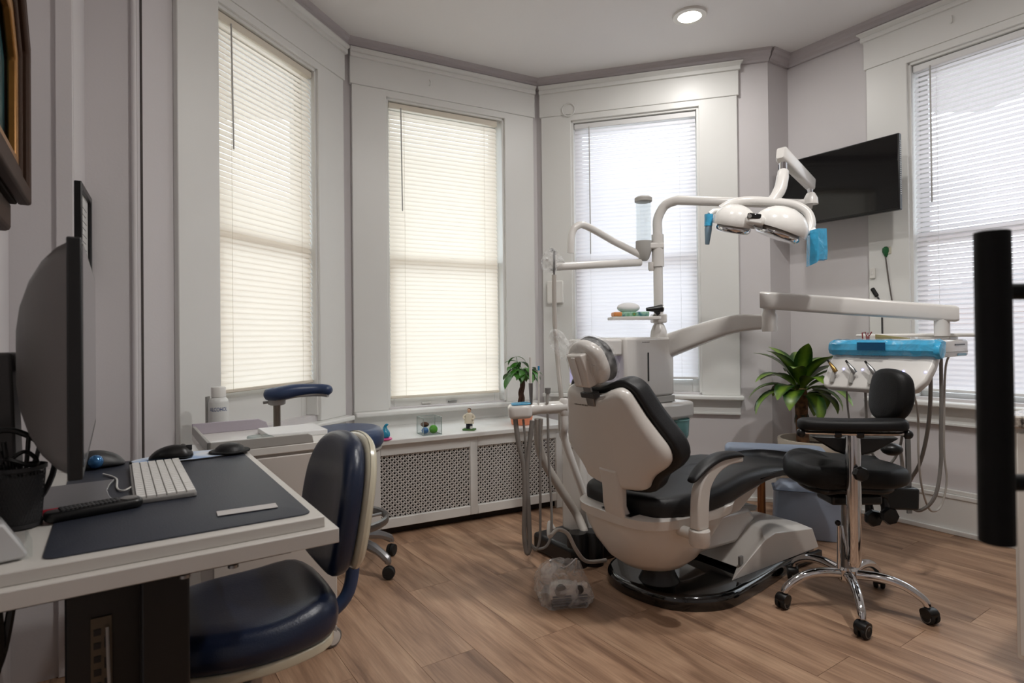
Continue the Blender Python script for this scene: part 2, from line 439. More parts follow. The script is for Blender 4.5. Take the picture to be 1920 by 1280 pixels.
o = MB().bx(0, wb.length, -TH, 0, 0, CEILZ).build('wall_back', WALL, smooth=False); o.location = LEFT_N; o.rotation_euler = (0, 0, math.atan2(wb.y, wb.x)); struct(o)
ceil = MB().bx(-4.2, 4.2, -3.4, 5.2, CEILZ, CEILZ+.1).build('ceiling', CEIL, smooth=False); struct(ceil)
# thin corner bead and shadow board on the left pier
def strip(name, a, start, s0, s1, y0, y1, z0, z1, m=TRIM, bevel=.004, label=None):
    o = MB().bx(s0, s1, y0, y1, z0, z1).build(name, m, bevel=bevel); o.location = start; o.rotation_euler = (0, 0, math.radians(90-a)); return struct(o, label)
strip('trim_1', AQ, LEFT_C, .125, .174, -.012, 0, 0, CEILZ, WALL, .003, 'narrow painted corner board on the dark left wall')
bead = MB().tube([(.162, -.006, 0), (.162, -.006, CEILZ)], .010, 10).build('trim_2', WALL); bead.location = PIER_L; bead.rotation_euler = (0, 0, math.radians(90-AQ)); struct(bead, 'rounded vertical bead beside the left bay window')
strip('trim_3', A1, W1S, .012, .020, -.004, 0, 0, CEILZ, mat('crack', (70, 64, 62), .9), 0, 'dark paint crack along the wall edge')

# crown moulding along every wall
CPROF = [(0, 0), (-.02, 0), (-.026, .014), (-.045, .028), (-.05, .044), (-.065, .056), (-.07, .075), (0, .075)]
def crown(i, a, start, L, e0=0, e1=0):
    rings = []
    for s_, e in ((0, e0), (L, e1)):
        rings.append([(s_+e*(-y), y, CEILZ-.075+z) for y, z in CPROF])
    o = MB().loft(rings).build('trim_%d' % i, CROWN, angle=20); o.location = start; o.rotation_euler = (0, 0, math.radians(90-a)); return struct(o, 'crown moulding under the ceiling')
kk = math.tan(math.radians(22))
crown(4, A1, W1S, L1, 0, -kk); crown(5, A2, C12, L2, kk, -kk); crown(6, A3, C23, L3, kk, .3); crown(7, aret, C3E, (C4S-C3E).length, -.3, -.6); crown(8, A4, C4S, L4, .6, 0)

# baseboards: tall board, cap line and shoe
def baseb(name, a, start, L, s0=0., hh=.25):
    t = MB(); t.bx(s0, L, -.022, 0, 0, hh*.80); t.bx(s0, L, -.028, 0, hh*.80, hh*.9); t.bx(s0, L, -.018, 0, hh*.9, hh); t.bx(s0, L, -.040, -.022, 0, .028)
    o = t.build(name, TRIM, bevel=.004); o.location = start; o.rotation_euler = (0, 0, math.radians(90-a)); return struct(o)
baseb('baseboard_bay_left', A1, W1S, L1-.03); baseb('baseboard_bay_right', A3, C23, L3+.02); baseb('baseboard_return', aret, C3E, (C4S-C3E).length-.02); baseb('baseboard_right', A4, C4S, L4)
baseb('baseboard_pier', AQ, PIER_L, .175)

# ------------------------------------------------------------------ windows
def window(n, a, start, cas0, cas1, stool, label, capx=(True, True)):
    s0, s1, z0, z1 = OP[n]
    W = thing('window_%d' % n, label, None, start, math.radians(90-a), kind='structure')
    B = lambda nm, bv=.003, m=TRIM, par=W, **k: None
    HB = 2.80
    MB().bx(cas0, s0+.004, -.028, 0, stool, HB).build('side_casing', TRIM, W, .004)
    MB().bx(s1-.004, cas1, -.028, 0, stool, HB).build('side_casing', TRIM, W, .004)
    MB().bx(cas0-.012, cas1+.012, -.034, 0, HB, 2.985).build('head_casing', TRIM, W, .004)
    MB().bx(s0-.004, s1+.004, -.028, 0, z1-.004, HB).build('head_strip', TRIM, W, .003)
    e0 = .03 if capx[0] else .0; e1 = .03 if capx[1] else .0
    t = MB(); t.bx(cas0-.012-e0*.4, cas1+.012+e1*.4, -.05, 0, 2.972, 3.0)
    rings = []
    for s_, sg in ((cas0-.012, -1), (cas1+.012, 1)):
        ee = (e0 if sg < 0 else e1)
        rings.append([(s_+sg*ee*k, y, z) for k, y, z in ((.0, 0, 3.0), (.4, -.045, 3.0), (.6, -.05, 3.010), (1, -.062, 3.020), (1, -.062, 3.030), (1, 0, 3.030))])
    t.loft(rings); t.build('cap_moulding', TRIM, W, .003)
    # inner stop beads and jambs
    t = MB(); t.bx(s0, s0+.02, -.012, TH, z0, z1); t.bx(s1-.02, s1, -.012, TH, z0, z1); t.bx(s0, s1, -.012, TH, z1-.02, z1); t.build('jamb', TRIM, W, .003)
    # stool and apron
    t = MB(); t.bx(cas0-.02 if capx[0] else cas0, cas1+.02 if capx[1] else cas1, -.085, TH, stool-.03, stool); t.build('stool', TRIM, W, .009, seg=3)
    t = MB(); t.bx(cas0, cas1, -.024, 0, stool-.125, stool-.03); t.bx(cas0, cas1, -.032, 0, stool-.135, stool-.12); t.build('apron', TRIM, W, .003)
    zm = (stool+z1)/2-.06
    def sash(nm, za, zb, y, bot):
        t = MB(); f = .045; a0, a1 = s0+.02, s1-.02
        t.bx(a0, a0+f, y, y+.035, za, zb); t.bx(a1-f, a1, y, y+.035, za, zb); t.bx(a0+f, a1-f, y, y+.035, za, za+bot); t.bx(a0+f, a1-f, y, y+.035, zb-.045, zb)
        o = t.build(nm, TRIM, W, .003)
        MB().bx(a0+f-.005, a1-f+.005, y+.014, y+.02, za+bot-.005, zb-.04).build('pane', GLASS, o)
        return o
    lo = sash('lower_sash', stool+.0, zm+.045, .062, {1: .245, 2: .078, 3: .10, 4: .045}[n]); sash('upper_sash', zm, z1-.02, .100, .045)
    # sash lifts on the bottom rail
    for u in ((.33, .55) if n in (2,) else (.4,)):
        x = s0+(s1-s0)*u
        MB().tube(cat([(x-.03, .060, stool+.022), (x-.02, .045, stool+.025), (x+.02, .045, stool+.025), (x+.03, .060, stool+.022)], 3), .006, 6).build('sash_lift', STEEL if u > .5 else WHITE, lo)
    return W
w1 = window(1, A1, W1S, .170, 1.425, .655, 'bay window with white casing on the left')
w2 = window(2, A2, C12, .045, L2-.045, .666, 'bay window with white casing in the middle', (False, False))
w3 = window(3, A3, C23, .042, 1.435, .722, 'bay window with white casing behind the dental unit', (False, True))
w4 = window(4, A4, C4S, .535, 1.95, .749, 'window with white casing on the right wall')

# ------------------------------------------------------------------ blinds
SL_SUNWARM = slat_mat('sun-warmed blind slat', (249, 242, 231), .40)  # sun warmth on the two left windows is put into the slat colour
SL_WHITE = slat_mat('white blind slat', (238, 236, 239), .41)
RAILC = mat('sun-warmed blind rail', (222, 214, 198), .45); RAILW = mat('blind rail white', (222, 222, 222), .45)  # cream rail carries the same painted sun warmth as its slats
def blind(n, a, start, sm, rm, zb, tilt, label, wand, wlen, x0o=.024, x1o=.024, pitch=.0288):
    s0, s1, z0, z1 = OP[n]
    x0, x1 = s0+x0o, s1-x1o; zt = 2.735
    t = thing('window_blind', label, 'window blind', Vector(start)+Vector((0, 0, zb)), math.radians(90-a), group='mini blinds in the windows')
    y = .022
    MB().bx(x0, x1, y-.018, y+.018, zt-.038-zb, zt-zb).build('headrail', rm, t, .003)
    MB().bx(x0, x1, y-.013, y+.013, 0, .018).build('bottom_rail', rm, t, .004)
    # one slat: curved strip
    vs = []; fs = []; wd = .0385; n5 = 4
    for i in range(n5+1):
        u = (i/n5-.5)*wd; c = .0025*(1-(2*i/n5-1)**2)
        ca, sa = math.cos(tilt), math.sin(tilt)
        yy, zz = u*ca-c*sa, u*sa+c*ca
        vs += [(x0+.003, y+yy, zz), (x1-.003, y+yy, zz)]
        if i: fs.append((2*i-2, 2*i-1, 2*i+1, 2*i))
    mb = MB(); mb.add(vs, fs); me = D.meshes.new('slat'); me.from_pydata(mb.v, [], mb.f); me.update(); me.materials.append(sm)
    for p in me.polygons: p.use_smooth = True
    k = 0; z = .034
    while z < zt-.045-zb:
        o = D.objects.new('slat', me); COL.objects.link(o); o.parent = t
        o.location = (0, random.uniform(-.0006, .0006), z); z += pitch; k += 1
    for u in (.13, .87):
        xx = x0+(x1-x0)*u; c_ = MB()
        c_.tube([(xx, y-.014, .01), (xx, y-.014, zt-.03-zb)], .0009, 5); c_.tube([(xx, y+.014, .01), (xx, y+.014, zt-.03-zb)], .0009, 5)
        c_.build('ladder_cord', rm, t)
    if wand is not None:
        xx = x0+(x1-x0)*wand
        MB().tube([(xx, y-.022, zt-.03-zb), (xx+.003, y-.03, zt-.03-zb-wlen)], .0042, 6).build('tilt_wand', LGREY, t)
    return t
blind(1, A1, W1S, SL_SUNWARM, RAILC, .885, 1.10, 'mini blind with painted-in sun warmth in the left bay window', .12, .62)
blind(2, A2, C12, SL_SUNWARM, RAILC, .735, 1.10, 'mini blind with painted-in sun warmth above the radiator cover', .10, .70, .030, .05)
blind(3, A3, C23, SL_WHITE, RAILW, .828, 1.05, 'white mini blind behind the dental unit', .13, .95)
blind(4, A4, C4S, SL_WHITE, RAILW, .80, .82, 'white half-open mini blind on the right wall', .10, .80)

# ------------------------------------------------------------------ outside
MB().prism([(-14, -8), (14, -8), (14, 16), (-14, 16)], -1.3, -1.2).build('ground', mat('pavement', (150, 148, 144), .9, var=.1))['kind'] = 'structure'
BRICK = mix_mat('far brick', 'noise', [(.35, (176, 128, 108)), (.65, (206, 160, 140))], 6, .9)
hs = thing('brick_house', 'pale red brick house seen through the right window blind', 'house', (7.6, 7.0, -1.2), math.radians(90-A4))
MB().bx(-3, 5, 0, 3, 0, 2.7).build('wall', BRICK, hs, smooth=False)
MB().prism([(-3.3, 2.7), (5.3, 2.7), (5.3, 2.8), (1, 3.5), (-3.3, 2.8)], 0, 3, Matrix(((1, 0, 0, 0), (0, 0, 1, -.2), (0, 1, 0, 0), (0, 0, 0, 1)))).build('roof', mat('far roof', (150, 150, 156), .9), hs, smooth=False)
for x in (-2, -.2, 1.6, 3.4):
    f_ = MB().bx(x, x+.9, -.04, .02, 1.0, 2.4).build('window_frame', TRIM, hs); MB().bx(x+.08, x+.82, -.05, -.04, 1.08, 2.32).build('pane', mat('far pane', (120, 134, 150), .2), f_)

# ------------------------------------------------------------------ ceiling lights: one seen, three added as fill
LENSM = mat('lit lens', (255, 252, 240), .5, emit=(255, 246, 226), estr=9)
def downlight(x, y, label, watts=ROOM_LAMP):
    t = thing('recessed_light', label, 'ceiling light', (x, y, CEILZ-.014), 0, 'recessed ceiling lights')
    MB().lathe([(.07, -.002), (.098, 0), (.10, .006), (.10, .014), (.07, .014)], n=40, caps=False).build('trim_ring', WHITE, t)
    MB().lathe([(.071, .003), (.0005, .003)], n=40, caps=False).build('lens', LENSM, t)
    l = D.lights.new('lamp', 'AREA'); l.shape = 'DISK'; l.size = .14; l.energy = watts; l.color = (1, .975, .945)
    lo = D.objects.new('lamp', l); COL.objects.link(lo); lo.parent = t; lo.location = (0, 0, -.012)
lp = FL(1293, 28, CEILZ)
downlight(lp.x, lp.y, 'lit round recessed ceiling light above the dental chair')
downlight(.55, 1.9, 'unseen added fill light in front of the dental chair', 14)  # lamp added out of view as fill on the dental unit
downlight(-.35, .1, 'unseen added fill light near the room entrance', 1)  # added lamp out of view, a faint fill from behind the camera
downlight(1.5, 1.6, 'unseen added fill light beside the glass door', 22)  # lamp added out of view, the strong fill for the right side

# ================================================================== RADIATOR COVER
RT = .562
rc = thing('radiator_cover', 'white wooden radiator cover with two pierced grilles under the middle bay window', 'radiator cover', C12, math.radians(90-A2))
RD, RX0, RX1 = .535, .0, 1.345
MB().bx(RX0-.015, RX1+.015, -RD-.03, 0, RT-.03, RT).build('top_board', TRIM, rc, .005)
t = MB(); t.bx(RX0, RX0+.075, -RD, -RD+.03, .05, RT-.03); t.bx(.635, .685, -RD, -RD+.03, .05, RT-.03); t.bx(RX1-.085, RX1, -RD, -RD+.03, 0, RT-.03)
t.bx(RX0+.075, .635, -RD, -RD+.03, .05, .105); t.bx(.685, RX1-.085, -RD, -RD+.03, .05, .105); t.bx(RX0+.075, .635, -RD, -RD+.03, .468, RT-.03); t.bx(.685, RX1-.085, -RD, -RD+.03, .468, RT-.03)
t.build('face_frame', TRIM, rc, .003)
t = MB(); t.bx(RX0, RX0+.02, -RD+.03, -.12, 0, RT-.03); t.bx(RX1-.02, RX1, -RD+.03, -.12, 0, RT-.03); t.build('side_panel', TRIM, rc, .002)
MB().bx(RX0+.02, RX1-.05, -RD+.06, -RD+.08, 0, RT-.03).build('interior_shade', mat('radiator shade', (52, 46, 42), .9), rc, smooth=False)  # dark sheet stands in for the shade behind the grilles
GRM = mat('grille enamel', (226, 222, 218), .45)
def grille(x0, x1, z0, z1):
    t = MB(); y0, y1 = -RD+.012, -RD+.016; p = .0155; w_ = .0025
    nx = int((x1-x0)/p); nz = int((z1-z0)/p)
    for i in range(nx+1): t.bx(x0+i*p-w_/2, x0+i*p+w_/2, y0, y1, z0, z1)
    for j in range(nz+1): t.bx(x0, x1, y0, y1, z0+j*p-w_/2, z0+j*p+w_/2)
    # diagonals clipped to the panel
    H_, W_ = z1-z0, x1-x0
    for sgn in (1, -1):
        k = -int(H_/p/2)*2
        while k*p < W_:
            a0 = max(0, k*p); a1 = min(W_, k*p+H_)
            if a1-a0 > .004:
                za, zb = a0-k*p, a1-k*p
                if sgn < 0: za, zb = H_-za, H_-zb
                t.bar((x0+a0, (y0+y1)/2+.0005*sgn, z0+za), (x0+a1, (y0+y1)/2+.0005*sgn, z0+zb), .003, w_*1.0, up=(0, 1, 0)) if False else None
                d = w_*.75
                t.add([(x0+a0-d, y0, z0+za), (x0+a0+d, y0, z0+za), (x0+a1+d, y0, z0+zb), (x0+a1-d, y0, z0+zb), (x0+a0-d, y1, z0+za), (x0+a0+d, y1, z0+za), (x0+a1+d, y1, z0+zb), (x0+a1-d, y1, z0+zb)],
                      [(0, 1, 2, 3), (7, 6, 5, 4), (0, 4, 5, 1), (1, 5, 6, 2), (2, 6, 7, 3), (3, 7, 4, 0)])
            k += 2
    # rosettes at alternating crossings
    for i in range(nx+1):
        for j in range(nz+1):
            if (i+j) % 2 == 0:
                q = circ(x0+i*p, z0+j*p, .0048, 6)
                t.add([(a, y0-.0008, b) for a, b in q], [tuple(range(6))])
    return t.build('grille', GRM, rc, smooth=False, kind='stuff')
grille(RX0+.075, .635, .105, .468); grille(.685, RX1-.085, .105, .468)

# ---- things on the radiator cover
p = FL(722, 824, RT)
t = thing('rubber_ornament', 'small translucent blue ornament on a pink disc, nearest the blue stool', 'ornament', p)
MB().lathe([(.035, 0), (.04, .003), (.04, .008), (.034, .011)], n=24).build('disc', mat('hot pink', (222, 84, 150), .35), t)
TURQ = mat('turquoise gel', (40, 160, 200), .15, trans=.35, coat=.4)
MB().lathe([(.018, .011), (.029, .016), (.031, .03), (.027, .046), (.018, .058), (.012, .066), (.011, .074), (.004, .08)], n=20).build('body', TURQ, t, sub=1)
MB().tube(cat([(.0, 0, .07), (.004, 0, .08), (.011, 0, .086), (.018, 0, .083)], 4), [.009]*3+[.0085]*4+[.007]*3+[.006]*2+[.004], 10).build('beak', TURQ, t)

p = FL(805, 813, RT)
t = thing('glass_box', 'clear glass cube filled with small toys on the radiator cover', 'glass box', p, math.radians(90-A2))
b_ = MB(); s_ = .058
b_.bx(-s_, s_, -s_, s_, 0, .004); b_.bx(-s_, -s_+.003, -s_, s_, .004, .105); b_.bx(s_-.003, s_, -s_, s_, .004, .105); b_.bx(-s_, s_, -s_, -s_+.003, .004, .105); b_.bx(-s_, s_, s_-.003, s_, .004, .105)
b_.build('glass_walls', CLEARP, t, smooth=False)
e_ = MB()
for sx in (-1, 1):
    for sy in (-1, 1): e_.bx(sx*s_-.0015, sx*s_+.0015, sy*s_-.0015, sy*s_+.0015, 0, .106)
for sx in (-1, 1):
    e_.bx(sx*s_-.0015, sx*s_+.0015, -s_, s_, .1035, .1065); e_.bx(-s_, s_, sx*s_-.0015, sx*s_+.0015, .1035, .1065)
    e_.bx(sx*s_-.0015, sx*s_+.0015, -s_, s_, 0, .003); e_.bx(-s_, s_, sx*s_-.0015, sx*s_+.0015, 0, .003)
e_.build('metal_edges', mat('pale glass edge', (176, 190, 186), .25, metal=.3), t)
R0 = math.radians(90-A2)
def inbox(dx, dy, z): return p+Vector((dx*math.cos(R0)-dy*math.sin(R0), dx*math.sin(R0)+dy*math.cos(R0), z))
o = MB().ball((0, 0, .026), .026, 18).build('spiky_ball', mat('lime green', (90, 180, 40), .45, bump=.6, bscale=300)); o.location = inbox(.018, -.022, .004); tag(o, 'lime green ball inside the glass box', 'ball')
o = MB().ball((0, 0, .02), (.022, .018, .02), 12).build('toy_block', mat('toy blue', (70, 130, 190), .4)); o.location = inbox(-.03, -.008, .004); tag(o, 'blue toy inside the glass box', 'toy')
o = MB().ball((0, 0, .016), (.026, .02, .016), 12).build('pine_cone', mat('cone brown', (96, 66, 48), .8, bump=1, bscale=120)); o.location = inbox(-.022, .018, .045); tag(o, 'brown lumpy toy at the top of the glass box', 'toy')
# keep the cone resting on the toys
o.location.z = p.z+.040

p = FL(880, 806, RT)
t = thing('figurine', 'small figurine in a white coat on a green base on the radiator cover', 'figurine', p, math.radians(-12))
MB().pillow(rrect(-.04, .04, -.028, .028, .01), 0, .010, .003).build('base', mat('figurine green', (66, 110, 48), .6), t)
NV = mat('figurine navy', (32, 36, 52), .6)
for s_ in (-1, 1):
    MB().tube([(s_*.011, 0, .010), (s_*.010, 0, .055)], [.010, .011], 10).build('leg', NV, t)
MB().loft([[(x*k1, y*k2, z) for x, y in circ(0, 0, 1, 16)] for k1, k2, z in ((.032, .022, .042), (.030, .022, .06), (.024, .018, .082), (.026, .017, .096), (.018, .014, .106), (.007, .007, .110))]).build('coat', mat('figurine cream', (226, 218, 198), .55), t)
for s_ in (-1, 1):
    MB().tube(cat([(s_*.022, 0, .098), (s_*.034, -.004, .08), (s_*.026, -.02, .07)], 4), [.008]*5+[.006]*4, 8).build('arm', MATS['figurine cream'], t)
hd = MB().ball((0, 0, .122), (.012, .012, .014), 14).build('head', mat('figurine skin', (206, 166, 138), .6), t)
MB().ball((0, .003, .128), (.0125, .0115, .011), 12).build('hair', mat('figurine hair', (92, 66, 46), .7), hd)
MB().bx(.012, .024, -.022, -.010, .010, .026).build('box', WHITE, t, .001)

p = FL(978, 795, RT)
t = thing('potted_money_tree', 'small money tree with braided trunk in an orange pot', 'potted plant', p)
MB().lathe([(.062, 0), (.068, .004), (.082, .115), (.084, .12), (.078, .12), (.074, .105), (.0, .103)], n=28, caps=False).build('pot', mat('terracotta orange', (226, 140, 104), .5), t)
MB().lathe([(.074, .100), (.0005, .106)], n=20, caps=False).build('soil', SOIL, t)
tr = MB()
for k in range(3):
    a0 = k*2.1
    tr.tube(cat([(.03*math.cos(a0), .03*math.sin(a0), .10), (.014*math.cos(a0+1.6), .014*math.sin(a0+1.6), .16), (.010*math.cos(a0+3.2), .010*math.sin(a0+3.2), .21), (.008*math.cos(a0+4.4)+.008, .008*math.sin(a0+4.4), .26), (.012, 0, .32)], 4), .011, 8)
tr.build('trunk', mat('dark trunk', (70, 48, 34), .85, bump=.6, bscale=70), t)
def leaf_mesh(L, W, el0, el1, m, fold=.25, n=8, name='leaf', wmax=.45, twist=0):
    vs = []; fs = []; x = z = 0.; 
    for i in range(n+1):
        u = i/n; el = el0+(el1-el0)*u
        if i: x += L/n*math.cos(el); z += L/n*math.sin(el)
        wd = W*.5*(math.sin(math.pi*min(1, u/wmax*.5)) if u < wmax else math.cos(math.pi/2*(u-wmax)/(1-wmax))**.8)
        wd = max(wd, W*.02)
        nx, nz = -math.sin(el), math.cos(el)
        for sd in (-1, 0, 1):
            f_ = fold*wd if sd else 0
            vs.append((x+nx*f_, sd*wd*math.cos(.2), z+nz*f_))
        if i:
            b0 = 3*(i-1)
            fs += [(b0, b0+1, b0+4, b0+3), (b0+1, b0+2, b0+5, b0+4)]
    mb = MB(); mb.add(vs, fs); me = D.meshes.new(name); me.from_pydata(vs, [], fs); me.update(); me.materials.append(m)
    for p_ in me.polygons: p_.use_smooth = True
    return me
lm = [leaf_mesh(.13, .055, .35, -.7, LEAF2), leaf_mesh(.12, .052, .1, -1.2, LEAF2), leaf_mesh(.15, .06, -.2, -1.3, LEAF2)]
random.seed(4)
for c_ in range(7):
    az = c_*2*math.pi/7+random.uniform(-.3, .3); r_ = random.uniform(.03, .085); hz = random.uniform(.33, .42)
    tip = Vector((.012+r_*math.cos(az), r_*math.sin(az), hz))
    MB().tube(cat([(.012, 0, .31), Vector((.012, 0, .33)).lerp(tip, .5)+Vector((0, 0, .015)), tip], 3), .0022, 5).build('stem', LEAF2, t)
    for k in range(5):
        o = D.objects.new('leaf', lm[k % 3]); COL.objects.link(o); o.parent = t; o.location = tip
        o.rotation_euler = (0, random.uniform(-.2, .25), az+(k-1.5)*.85+random.uniform(-.2, .2)); o.scale = (random.uniform(.7, 1.05),)*3
MB().tube(cat([(.012, 0, .33), (-.02, 0, .40), (-.03, -.01, .45)], 4), .0018, 5).build('stem', LEAF2, t)
o = D.objects.new('leaf', lm[0]); COL.objects.link(o); o.parent = t; o.location = (-.03, -.01, .45); o.rotation_euler = (0, .3, 0); o.scale = (.6, .6, .6)
o = D.objects.new('leaf', lm[0]); COL.objects.link(o); o.parent = t; o.location = (-.03, -.01, .45); o.rotation_euler = (0, .5, 2.6); o.scale = (.7, .6, .7)

# ================================================================== WALL OBJECTS
# television
a4r = math.radians(90-A4)
tv0 = P(1687, 250, 3.33)
tvc = tv0-d4*.367+Vector((0, 0, -.215))
t = thing('television', 'black flat television mounted on the right wall', 'television', tvc, a4r)
MB().bx(-.367, .367, -.012, .022, -.218, .218).build('cabinet', BLACKP, t, .005)
MB().bx(-.36, .36, -.0135, -.011, -.205, .212).build('screen', SCREENM, t, .001)
MB().bx(-.2, .2, .022, .06, -.12, .12).build('back_cover', BLACKP, t, .01)
t_ = MB(); t_.bar((0, .06, 0), (.05, .155, 0), .03, .05); t_.bar((.05, .15, 0), (-.03, .225, 0), .03, .05); t_.bx(-.1, .06, .222, .232, -.12, .12); t_.build('wall_bracket', BLACKP, t, .003)
v_ = MB()
for k in range(26): v_.bx(.364, .3685, -.004, .012, -.13+k*.012, -.125+k*.012)
v_.build('side_vents', LGREY, t, smooth=False)
# small items on the window casing at right
cw = lambda s, y, z: C4S+d4*s+Vector((math.cos(math.radians(A4)), -math.sin(math.radians(A4)), 0))*y+Vector((0, 0, z))
def onw4(px, py, y=.03):
    r = ray(px, py); n = Vector((-math.cos(math.radians(A4)), math.sin(math.radians(A4)), 0)); d = n.dot(C4S)-y
    q = r*(d/n.dot(r)); return Vector((q.x, q.y, q.z+CAMH))
g0 = onw4(1661, 470)
t = thing('green_hook', 'green plastic hook holding a thin hanging stick on the right window casing', 'hook', g0, a4r)
MB().bx(.0, .03, -.004, .012, -.022, .022).build('adhesive_pad', mat('pad cream', (196, 192, 172), .6), t, .004)
MB().lathe([(.005, -.04), (.012, -.025), (.020, -.005), (.019, .015), (.008, .025)], n=16).build('hook_cup', mat('bottle green', (28, 92, 50), .35), t)
MB().tube([(0, -.006, -.035), (.018, -.006, -.20), (.036, -.006, -.335)], .0035, 6).build('stick', mat('stick', (90, 82, 78), .5), t)
MB().tube([(.036, -.006, -.345), (.038, -.006, -.38)], .006, 8).build('stick_end', DGREY, t)
s0_ = onw4(1637, 512)
t = thing('wall_switch', 'small white plastic switch on the right window casing', 'switch', s0_, a4r)
MB().pillow(rrect(-.016, .016, -.034, .034, .008), 0, .012, .004, rotm('X', math.pi/2)).build('plate', WHITE, t); MB().bx(-.006, .006, -.015, -.011, -.012, .012).build('rocker', WHITEG, t, .002)
s0_ = onw4(1640, 548)
t = thing('hanging_brush', 'black-tipped brush hanging on the right window casing', 'brush', s0_, a4r)
Tq = rotm('Y', -.5)
MB().lathe([(.006, -.03), (.0125, -.026), (.0125, .026), (.009, .03)], n=12, T=Tq).build('brush_head', RUBBER, t)
MB().tube([Tq @ Vector((0, 0, -.03)), Tq @ Vector((0, 0, -.055)), (.035, 0, -.09), (.04, 0, -.12), (.041, 0, -.32)], .005, 8).build('handle', DGREY, t)
MB().bx(.0, .075, .006, .020, -.092, -.080).build('shelf_clip', CLEARP, t, .002)
# faint round hook plate on the third window casing
def onw3(px, py, y=.034):
    r = ray(px, py); n = Vector((-math.cos(math.radians(A3)), math.sin(math.radians(A3)), 0)); d = n.dot(C23)-y
    q = r*(d/n.dot(r)); return Vector((q.x, q.y, q.z+CAMH))
a3r = math.radians(90-A3); a2r = math.radians(90-A2)
t = thing('round_wall_ring', 'white round ring hook painted over on the casing above the third bay window', 'ring hook', onw3(1066, 206), a3r)
MB().tube([(.048*math.cos(k*math.pi/12), -.004, .048*math.sin(k*math.pi/12)) for k in range(25)], .0055, 6).build('ring', TRIM, t)
MB().bx(-.006, .006, -.006, .002, .04, .058).build('clip', WHITE, t, .002)
for i_, (nm_, pos_, rr_) in enumerate((('middle', None, a2r), ('right', onw4(1784, 36, .036), a4r))):
    if pos_ is None:
        r = ray(806, 155); n = Vector((-math.cos(math.radians(A2)), math.sin(math.radians(A2)), 0)); q = r*((n.dot(C12)-.036)/n.dot(r)); pos_ = Vector((q.x, q.y, q.z+CAMH))
    t = thing('curtain_hook', 'small painted hook on the head casing of the %s window' % nm_, 'hook', pos_, rr_, 'painted hooks on the casings')
    MB().tube(cat([(0, 0, .02), (.003, -.008, .0), (0, -.006, -.018), (-.004, .0, -.02)], 4), .004, 6).build('hook', TRIM, t)
t = thing('wall_box', 'white plastic box fixed to the casing left of the dental unit', 'wall box', onw3(1042, 548, .03), a3r)
MB().bx(-.062, .062, -.035, .0, -.085, .085).build('case', WHITE, t, .01, seg=3); MB().bx(-.002, .062, -.040, -.034, -.08, .08).build('cover', WHITEG, t, .004)

# painting on the left wall
def lw(s, y, z): return LEFT_C-Ev*s+Qv*y+Vector((0, 0, z))
FR = mat('dark walnut frame', (58, 38, 26), .6, spec=.2, var=.2, vscale=20); FRG = mat('gilt moulding', (150, 104, 48), .35, metal=.4, var=.2, vscale=30); FRB = mat('frame back', (46, 38, 32), .8, spec=.1)
PAINT = mix_mat('sea painting', 'noise', [(.3, (16, 30, 34)), (.5, (40, 78, 82)), (.7, (108, 128, 118))], 5, .4)
t = thing('framed_painting', 'dark sea painting in a wooden frame with clipped top corners on the left wall', 'painting', lw(.78, 0, 1.85), math.atan2(-QX, QY))
# local: x along -Ev (towards the camera), y = +Qv*? ; build with explicit frame
Tp = Matrix(((1, 0, 0, 0), (0, 0, 1, 0), (0, 1, 0, 0), (0, 0, 0, 1)))
def octa(w_, h_, c_): h_ -= .10; return [(-w_, -h_), (w_, -h_), (w_, h_-c_), (w_-c_, h_), (-w_+c_, h_), (-w_, h_-c_)]
def ring(oa, ob, y0, y1):
    m_ = MB(); n_ = len(oa); vs = [(x, y0, z) for x, z in oa]+[(x, y1, z) for x, z in oa]+[(x, y1, z) for x, z in ob]+[(x, y0, z) for x, z in ob]; fs = []
    for k in range(n_):
        k2 = (k+1) % n_
        for a_ in range(4):
            b2 = (a_+1) % 4; fs.append((a_*n_+k, a_*n_+k2, b2*n_+k2, b2*n_+k))
    return m_.add(vs, fs)
ring(octa(.47, .40, .13), octa(.36, .29, .10), .0, .055).build('frame_back', FRB, t, .004)
ring(octa(.475, .40, .13), octa(.425, .35, .118), .055, .088).build('outer_moulding', FR, t, .008)
ring(octa(.425, .35, .118), octa(.385, .312, .106), .05, .074).build('middle_moulding', FR, t, .005)
ring(octa(.388, .315, .107), octa(.355, .283, .098), .045, .068).build('gilt_moulding', FRG, t, .006)
MB().prism(octa(.36, .29, .1), .03, .04, Tp).build('canvas', PAINT, t, smooth=False)
MB().bx(-.44, .44, 0, .045, -.385, -.30).build('lower_moulding', FR, t, .012)
# small black frame on the pier
fc = (STRIP_N+PIER_L)/2+Vector((0, 0, 1.56))
t = thing('framed_certificate', 'small black-framed certificate hung beside the monitor on the pier', 'picture frame', fc, math.atan2(-SDV.y, -SDV.x))
ring([(-.15, -.15), (.15, -.15), (.15, .15), (-.15, .15)], [(-.128, -.128), (.128, -.128), (.128, .128), (-.128, .128)], 0, .022).build('frame', BLACKP, t, .003)
MB().bx(-.13, .13, .004, .010, -.13, .13).build('paper', mat('grey paper', (206, 206, 204), .7), t, smooth=False)
l_ = MB()
for k in range(7): l_.bx(-.09+.02*(k % 2), .09-.03*(k % 3), .010, .0106, .08-k*.025, .083-k*.025)
l_.build('print', mat('print grey', (120, 120, 120), .7), t, smooth=False)

